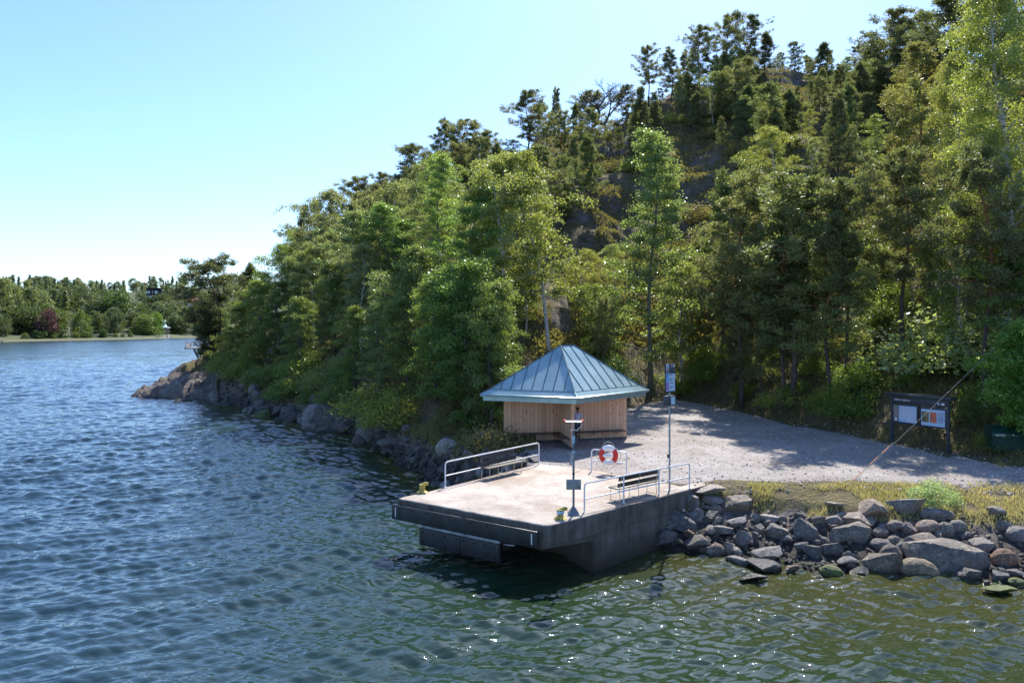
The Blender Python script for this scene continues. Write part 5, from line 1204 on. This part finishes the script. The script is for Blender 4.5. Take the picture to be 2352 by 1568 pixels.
def riprap(n, pxr, kA, kB, a0, a1, szr, label, group, cols, seed, ks, msk=None):
    rnd = random.Random(seed)
    for i in range(n):
        px = rnd.uniform(*pxr); t = rnd.random(); dA = np.interp(px, CXS, KD[:, kA]) + a0; dB = np.interp(px, CXS, KD[:, kB]) + a1; d = dA + (dB - dA) * t; x = (px - CX) / F * d
        if msk and not msk(px, d): continue
        s = rnd.uniform(*szr) ** 1.0; c = rnd.choice(cols); g = rnd.uniform(.8, 1.15); z = max(Hs(x, d), -.25)
        random.seed(seed * 1000 + i)
        kk = rnd.choice(ks); m_ = sum(c) / 3 * g; lb_ = ('small ' if s < (szr[0] * .55 + szr[1] * .45) else 'large ') + ('dark' if m_ < .6 else 'grey' if m_ < 1.0 else 'pale') + (' angular' if kk < 11 else ' rounded') + ' stone ' + ('at foot' if t < .34 else 'halfway up' if t < .67 else 'atop') + ' ' + label + ' ' + lmk(px, SLM)
        stone(Vector((x, d, z + s * rnd.uniform(-.02, .16))), s, kk, None, (1, rnd.uniform(.8, 1.1), rnd.uniform(.9, 1.3)), lb_, group, tuple(q * g for q in c), .9 if z < .12 and rnd.random() < .12 else 0)
GC = [(1, .97, .92), (.75, .72, .7), (1.2, 1.15, 1.1), (1.15, .95, .78), (.55, .53, .52), (1.45, 1.38, 1.3), (.9, .75, .62)]
DKC = [(.42, .41, .42), (.55, .53, .52), (.3, .3, .31), (.8, .77, .74), (.48, .45, .42)]
riprap(96, (1480, 2400), 1, 2, .1, .3, (.24, .55), 'right bank', GG, GC, 91, list(range(15)), lambda px, d: d > 0)
riprap(16, (1500, 2400), 1, 1, -.35, .4, (.25, .6), 'wet waterline row', 'wet stones at the right waterline', DKC, 92, list(range(15)))
def lmask(px, d):
    x = (px - CX) / F * d; return not (d < 34.5 and (x - L0.x) * (L1 - L0).y - (d - L0.y) * (L1 - L0).x > -.35 * (L1 - L0).length)
riprap(36, (1010, 1232), 1, 2, .2, 1.6, (.4, .95), 'pale pile', 'pale boulders beside the left railing', [(1.25, 1.25, 1.3), (1.05, 1.0, .95), (1.5, 1.45, 1.35), (.8, .8, .85)], 93, [0, 3, 5, 7, 11, 12, 13, 14], lmask)
riprap(46, (880, 1130), 1, 2, -.4, 1.2, (.4, 1.0), 'left shore', 'dark stones left of the pier', DKC + [(.9, .88, .85)], 94, list(range(15)), lmask)
riprap(64, (490, 900), 1, 2, -.6, 1.6, (.7, 1.9), 'left shore', 'dark boulders along the left shore', DKC, 95, list(range(15)))
def rubble(name, label, n, pxr, a0, a1, szr, seed, cl_, msk=None):
    rg = np.random.default_rng(seed); protos = []
    for k in range(8):
        bm = bmesh.new(); bmesh.ops.create_icosphere(bm, subdivisions=2, radius=1); co = np.array([v.co for v in bm.verts]); fc = np.array([[v.index for v in f_.verts] for f_ in bm.faces]); bm.free()
        for q in range(11):
            nn_ = rdir(rg, 1)[0]; dd = co @ nn_ - rg.uniform(.4, .8); co = co - np.outer(np.maximum(dd, 0), nn_)
        protos.append((co, fc))
    VV = []; FF = []; b = 0
    for i in range(n):
        px = rg.uniform(*pxr); dA = np.interp(px, CXS, KD[:, 1]) + a0; dB = np.interp(px, CXS, KD[:, 2]) + a1; d = rg.uniform(dA, dB)
        if msk and not msk(px, d): continue
        x = (px - CX) / F * d; s = rg.uniform(*szr) / 2; co, fc = protos[rg.integers(8)]; Q = Matrix.Rotation(rg.random() * 6.28, 3, 'Z') @ Matrix.Rotation(rg.random() * 6.28, 3, 'X')
        VV.append((co * s) @ np.array(Q).T + np.array([x, d, max(Hs(x, d), -.2) + s * .3])); FF.append(fc + b); b += len(co)
    me = npmesh(name, np.concatenate(VV), np.concatenate(FF), M['stone'], None, False); o = tag(mobj(name, me), label, 'stones', None, 'stuff'); o.color = (*cl_, 1)
rubble('bank_rubble', 'small grey rubble filling the gaps between stones of the right bank', 1700, (1480, 3500), .0, .4, (.08, .24), 5, (.5, .49, .48))
rubble('shore_rubble', 'small dark rubble between the boulders of the left shore', 1300, (500, 1232), -.4, 2.2, (.12, .42), 6, (.36, .34, .33), lmask)
def pebbles():
    rg = np.random.default_rng(17); VV = []; FF = []; b = 0
    co0 = np.array([(1, 0, 0), (-.8, .2, 0), (.1, .9, 0), (0, -.9, .1), (.1, 0, .7), (0, 0, -.5)]); fc = np.array([(0, 2, 4), (2, 1, 4), (1, 3, 4), (3, 0, 4), (2, 0, 5), (1, 2, 5), (3, 1, 5), (0, 3, 5)])
    for i in range(5200):
        px = rg.uniform(1160, 2500); t = rg.random() ** 1.3; d0 = np.interp(px, *zip(*gx_near)) - .5; d1 = np.interp(px, *zip(*gx_far)) + .8; d = d0 + (d1 - d0) * t; x = (px - CX) / F * d
        s = .02 + .06 * rg.random() ** 4 + .012 * (t < .08); a = rg.random() * 6.28; Q = np.array([(math.cos(a), -math.sin(a), 0), (math.sin(a), math.cos(a), 0), (0, 0, 1)])
        VV.append((co0 * s * rg.uniform(.7, 1.3, 3)) @ Q.T + np.array([x, d, 0])); FF.append(fc + b); b += 6
    V = np.concatenate(VV); V[:, 2] += H(V[:, 0], V[:, 1]) + .035
    o = tag(mobj('loose_pebbles', npmesh('pebbles', V, np.concatenate(FF), M['stone'], None, False)), 'loose pebbles and small stones scattered over the gravel', 'pebbles', None, 'stuff'); o.color = (2.6, 2.45, 2.35, 1)
pebbles()
# single stones on the left
def st1(px, py, wpx, k, col, label, zs=1, rot=None, dd=None):
    p = hit(px, py, .15, 14, 110) if dd is None else atd(px, py, dd); stone(p, wpx / F * p.y * 1.1, k, rot or (0, .1, .3), (1, .85, zs), label, None, col)
st1(1028, 1030, 52, 12, (1.6, 1.55, 1.35), 'largest pale rounded boulder on the shore behind the left railing', 1.2)
st1(1105, 1005, 30, 13, (1.5, 1.45, 1.4), 'pale upright rock at the left foot of the shelter wall', 1.3)
st1(1075, 1045, 34, 0, (1.4, 1.5, 1.7), 'bluish white boulder above the left railing', 1.1)
st1(1190, 1064, 46, 12, (1.1, 1.15, 1.0), 'rounded boulder just behind the left bench', .9)
st1(770, 977, 140, 3, (.7, .68, .68), 'broad smooth grey rock slab sloping into the water on the left shore', .8, (0, .2, .2))
st1(798, 905, 18, 12, (.4, .4, .42), 'small dark stone in front of the left shore trees')
st1(590, 934, 26, 13, (.35, .35, .37), 'black round stone standing in the water off the left shore', 1.2)
st1(618, 938, 20, 12, (.5, .45, .42), 'brown wet stone beside the black stone off the left shore')
st1(670, 965, 48, 4, (.35, .35, .37), 'black boulder standing in shallow water left of the smooth slab', 1.5)
st1(940, 1010, 26, 2, (.8, .8, .82), 'grey stone at the trees edge above the left shore')

# ================================================================== far shore
def fartree(key, seed, Ht, Rr, prof, n, m_, name, leaf=.75, base=.12):
    rg = np.random.default_rng(seed); mb = MB(); mb.tube([(0, 0, -1), (0, 0, Ht * .5), (0, 0, Ht * .92)], [.3, .2, .06], 5, False)
    nc = 46; P = []
    for k in range(nc):
        s = rg.random() ** .9
        rr = {'oval': math.sin(math.pi * min(1, .15 + .8 * s)) ** .6, 'cone': (1 - s) ** .8, 'pine': math.sin(math.pi * min(1, .3 + .6 * s)) ** .8}[prof]
        z = Ht * (base + (1 - base) * s); az = rg.random() * 6.28; r = Rr * rr * (.45 + .6 * rg.random()); c = np.array([math.cos(az) * r, math.sin(az) * r, z])
        P.append(c + rg.normal(0, 1, (n // nc, 3)) * np.array([.16, .16, .11]) * Rr * (1.3 if prof != 'cone' else .9) * np.array([1, 1, 1]))
    P = np.concatenate(P); C, U, V, T = leafset(rg, P, leaf, .8)
    wm_ = woodmesh(mb, 'trunk', M['bark_dark']); lm = blades(C, U, V, T, 'crown', M[m_]); finish(key, Ht, wm_, lm, None, name)
fartree('fOakA', 1, 14, 6, 'oval', 2600, 'farleaf', 'far_leafy_tree'); fartree('fOakB', 2, 16, 5, 'oval', 2400, 'farleaf', 'far_leafy_tree'); fartree('fOakC', 3, 12, 5.5, 'oval', 2400, 'farleaf', 'far_leafy_tree', base=.02)
fartree('fPineA', 4, 20, 4.2, 'pine', 1900, 'needle', 'far_pine_tree', .7, .35); fartree('fPineB', 5, 18, 4.6, 'pine', 1900, 'needle', 'far_pine_tree', .7, .28); fartree('fSpruce', 6, 18, 3.4, 'cone', 2000, 'needle', 'far_spruce_tree', .65, .05)
FLM = [(0, 'at the left frame edge'), (45, 'near the tall pines'), (85, 'left of the copper beech'), (130, 'right of the copper beech'), (180, 'by the light young tree'), (225, 'left of the big round tree'), (268, 'by the big round tree'), (310, 'below the dark house'), (352, 'left of the pavilion'), (395, 'right of the pavilion'), (435, 'below the white house'), (480, 'behind the headland pine')]
def farplace(key, px, d, h, wid, label, group, col, rnd):
    if 366 < px < 393 and d < 485: return
    x = (px - CX) / F * d; z = HFs(x, d)
    for a_, b_, dd_, yy_ in ((424, 460, 588, 706), (328, 370, 645, 692)):
        if a_ < px < b_ and d < dd_ and label.find('pavilion') < 0: h = min(h, CAMZ - (yy_ - HZ) / F * d - z)
    if h < 1.5: return
    if group: label = cword(col if sum(col) < 2.9 or sum(col) > 3.15 else None) + ' ' + {'fO': 'leafy tree', 'fP': 'pine', 'fS': 'spruce'}[key[:2]] + ' ' + label + ' ' + lmk(px, FLM)
    x = (px - CX) / F * d; z = HFs(x, d)
    if z < .5: return
    place(key, x, d, h, wid, None, label, 'tree', group, col, 0, z - .3)
rnd = random.Random(31)
def fard(px, k): return float(np.interp(px, FX, FD[:, k]))
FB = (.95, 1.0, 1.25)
for i in range(38):
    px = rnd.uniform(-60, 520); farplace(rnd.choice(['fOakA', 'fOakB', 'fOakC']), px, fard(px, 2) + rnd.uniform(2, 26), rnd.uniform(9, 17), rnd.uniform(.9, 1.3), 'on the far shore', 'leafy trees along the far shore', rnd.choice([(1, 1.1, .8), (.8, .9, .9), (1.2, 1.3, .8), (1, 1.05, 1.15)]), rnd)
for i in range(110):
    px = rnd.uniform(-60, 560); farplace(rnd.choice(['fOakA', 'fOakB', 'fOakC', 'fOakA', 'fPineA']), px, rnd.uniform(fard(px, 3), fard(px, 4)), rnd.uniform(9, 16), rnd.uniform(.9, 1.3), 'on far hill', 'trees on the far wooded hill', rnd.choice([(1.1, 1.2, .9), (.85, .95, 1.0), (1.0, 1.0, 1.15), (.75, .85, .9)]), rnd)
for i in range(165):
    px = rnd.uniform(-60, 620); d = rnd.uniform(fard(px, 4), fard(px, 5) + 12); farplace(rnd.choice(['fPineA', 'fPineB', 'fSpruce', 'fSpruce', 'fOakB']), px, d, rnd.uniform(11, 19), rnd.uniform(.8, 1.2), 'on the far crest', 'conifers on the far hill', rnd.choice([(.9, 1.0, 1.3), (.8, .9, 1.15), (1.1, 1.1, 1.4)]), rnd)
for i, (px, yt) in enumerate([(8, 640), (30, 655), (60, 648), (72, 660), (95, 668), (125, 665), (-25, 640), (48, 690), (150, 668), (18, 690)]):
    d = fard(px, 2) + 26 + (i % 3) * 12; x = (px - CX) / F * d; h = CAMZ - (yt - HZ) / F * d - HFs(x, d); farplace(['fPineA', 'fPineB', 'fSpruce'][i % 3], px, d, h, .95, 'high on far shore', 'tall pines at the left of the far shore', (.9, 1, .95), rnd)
def farone(key, px, yt, koff, wid, label, col):
    d = fard(px, 2) + koff; x = (px - CX) / F * d; h = CAMZ - (yt - HZ) / F * d - HFs(x, d); farplace(key, px, d, h, wid, label, None, col, rnd)
farone('fOakC', 110, 712, 0, .75, 'purple leaved copper beech at the far waterline', (1.15, .36, 1.3))
farone('fOakA', 268, 668, 60, 1.0, 'large round dark green tree halfway up the far hill', (.75, 1.0, .7))
farone('fOakB', 265, 705, 3, .9, 'grey green willow on the far shore below the big round tree', (1.05, 1.1, 1.35))
farone('fOakC', 186, 715, 2, .8, 'light green young tree on the far shore', (1.3, 1.45, .9))
farone('fOakC', 237, 755, -4, .9, 'dark round bush at the far water edge', (.7, 1.0, .6))
farone('fOakC', 352, 722, 8, 1.2, 'vivid green bush left of the far pavilion', (1.3, 1.7, .6))
farone('fSpruce', 384 + 0, 668, 190, .9, 'dark narrow spruce left of the white house', (.5, .6, .8))
for i in range(12):
    px = 60 + i * 22 + rnd.uniform(-8, 8); d = fard(px, 2) - 4; farplace('fOakC', px, d, rnd.uniform(2, 4), 1.3, 'kept low on far beach', 'bushes on the far beach', rnd.choice([(1.2, 1.4, .7), (.8, 1.1, .7)]), rnd)

# far houses
def win(parent, x, y, z, w_, h_):
    f_ = MB().box((x, y, z), (w_, .12, h_)).build('window', M['housewhite'], parent); MB().box((x, y - .07, z), (w_ * .8, .03, h_ * .82)).build('pane', M['glass'], f_)
hd_ = 640; hp = atd(349, 691, hd_); k = hd_ / F
hs = empty('dark_house', (hp.x, hp.y, hp.z), 0, 'black flat roofed two storey house on the far wooded hill', 'house')
MB().box((0, 4, 14 * k), (26 * k, 8, 28 * k)).build('wall', M['housedark'], hs); MB().box((1, 4, 29.3 * k), (36 * k, 10, 1.5 * k)).build('roof', M['housedark'], hs)
for dx, w_ in ((-12, 1.6), (-7.5, 5), (1.2, 1.6), (9.5, 6)): win(hs, dx * k, -.06, 20 * k, w_ * k, 6 * k)
for dx, w_ in ((-11, 1.8), (-4.5, 8)): win(hs, dx * k, -.06, 10 * k, w_ * k, 4 * k)
hd_ = 585; hp = atd(441, 702, hd_); k = hd_ / F
hs = empty('white_house', (hp.x, hp.y, hp.z), 0, 'white house with low orange tiled roof on the far hill', 'house')
MB().box((0, 3.5, 5 * k), (20 * k, 7, 14 * k)).build('wall', M['housewhite'], hs)
MB().add([(-13 * k, -1, 11 * k), (13 * k, -1, 11 * k), (13 * k, 8, 11 * k), (-13 * k, 8, 11 * k), (-5 * k, 3.5, 18.5 * k), (7 * k, 3.5, 18.5 * k)], [(0, 1, 5, 4), (2, 3, 4, 5), (1, 2, 5), (3, 0, 4), (3, 2, 1, 0)]).build('roof', M['tile'], hs)
for dx in (-6, 0, 6): win(hs, dx * k, -.06, 7 * k, 3.5 * k, 3.5 * k)
hd_ = 470; hp = atd(378, 768, hd_); k = hd_ / F
hs = empty('pavilion', (hp.x, hp.y, HFs(hp.x, hp.y) - .3), 0, 'small round pavilion with green copper onion roof by the far shore', 'pavilion')
MB().lathe([(3.1, 0), (3.1, 4.2)], 8).build('wall', M['tan'], hs); rf = MB().lathe([(3.9, 4.0), (3.7, 4.4), (2.2, 4.9), (1.1, 5.8), (.8, 6.6)], 8).build('roof', M['copper'], hs)
MB().lathe([(.75, 6.6), (.75, 7.6), (1.2, 7.9), (1.0, 8.6), (.3, 9.1), (.05, 9.6)], 8).build('lantern', M['copper'], rf)
for dx in (-1.2, 1.2): win(hs, dx, -3.0, 2.2, .8, 2)
for px0, px1, y, lab in ((336, 368, 776.5, 'long grey jetty on the far shore left of the boats'), (398, 470, 773, 'grey stone quay on the far shore behind the headland'), (-20, 14, 786, 'short pale jetty at the left frame edge')):
    a = at(px0, y, .05); b = at(px1, y, .05); j = empty('jetty', ((a.x + b.x) / 2, a.y - 1, .0), 0, lab, 'jetty'); L = b.x - a.x
    MB().box((0, 0, .9), (L, 3, .25)).build('deck', M['jetty'], j)
    for t in (-.45, -.15, .15, .45): MB().box((L * t, -1.2, .2), (.3, .3, 1.3)).build('pile', M['black'], j)
for px_, lab in ((381, 'white motorboat moored at the far jetty'), (391, 'second small white boat moored right of the motorboat')):
    p = at(px_, 776, 0); b = empty('boat', (p.x, p.y - 3, .1), 0, lab, 'boat', None)
    MB().add([(-2.6, -.8, .8), (2, -.8, .8), (3, 0, .95), (2, .8, .8), (-2.6, .8, .8), (-2.4, -.5, -.1), (1.8, -.4, -.1), (1.8, .4, -.1), (-2.4, .5, -.1)], [(0, 1, 2, 3, 4), (5, 6, 1, 0), (6, 2, 1), (6, 7, 2), (7, 3, 2), (7, 8, 4, 3), (8, 5, 0, 4), (8, 7, 6, 5)]).build('hull', M['white'], b)
    MB().add([(-.8, -.6, .82), (.9, -.6, .82), (.9, .6, .82), (-.8, .6, .82), (-.7, -.5, 1.5), (.3, -.5, 1.5), (.3, .5, 1.5), (-.7, .5, 1.5)], [(0, 1, 5, 4), (1, 2, 6, 5), (2, 3, 7, 6), (3, 0, 4, 7), (4, 5, 6, 7)]).build('cabin', M['glass'], b)
p = at(1160 * 0 + 405, 771, .5); 
o = MB().add([(-6, 0, 0), (7, 0, 0), (7, 5, 0), (-6, 5, 0), (-4, 2.5, 3.6), (2, 2.5, 2.2)], [(0, 1, 5, 4), (1, 2, 5), (2, 3, 4, 5), (3, 0, 4), (3, 2, 1, 0)]).build('bare_rock', M['tile'], None); o.location = (p.x, p.y + 6, .6)
tag(o, 'orange brown bare rock mound at the far water edge', 'rock')
# labels shared by things that their place tells apart
ORD = ['', 'first', 'second', 'third', 'fourth', 'fifth', 'sixth', 'seventh', 'eighth', 'ninth', 'tenth', 'eleventh', 'twelfth']
by = {}
for o in COL.objects:
    if o.parent is None and o.get('label') and o.get('kind') is None: by.setdefault(o['label'], []).append(o)
for lb_, os_ in by.items():
    n_ = len(os_)
    if n_ < 2: continue
    os_.sort(key=lambda o: o.location.x / max(o.location.y, 1))
    for i, o in enumerate(os_):
        wd_ = (['left', 'right'][i] + 'most' if n_ == 2 else ['leftmost', 'middle', 'rightmost'][i] if n_ == 3 else (ORD[i + 1] if i < 12 else str(i + 1) + 'th') + ' from left')
        nl = wd_ + ' ' + lb_
        if len(nl.split()) <= 16: o['label'] = nl
print('objects', len(bpy.data.objects), 'stones', NS[0])
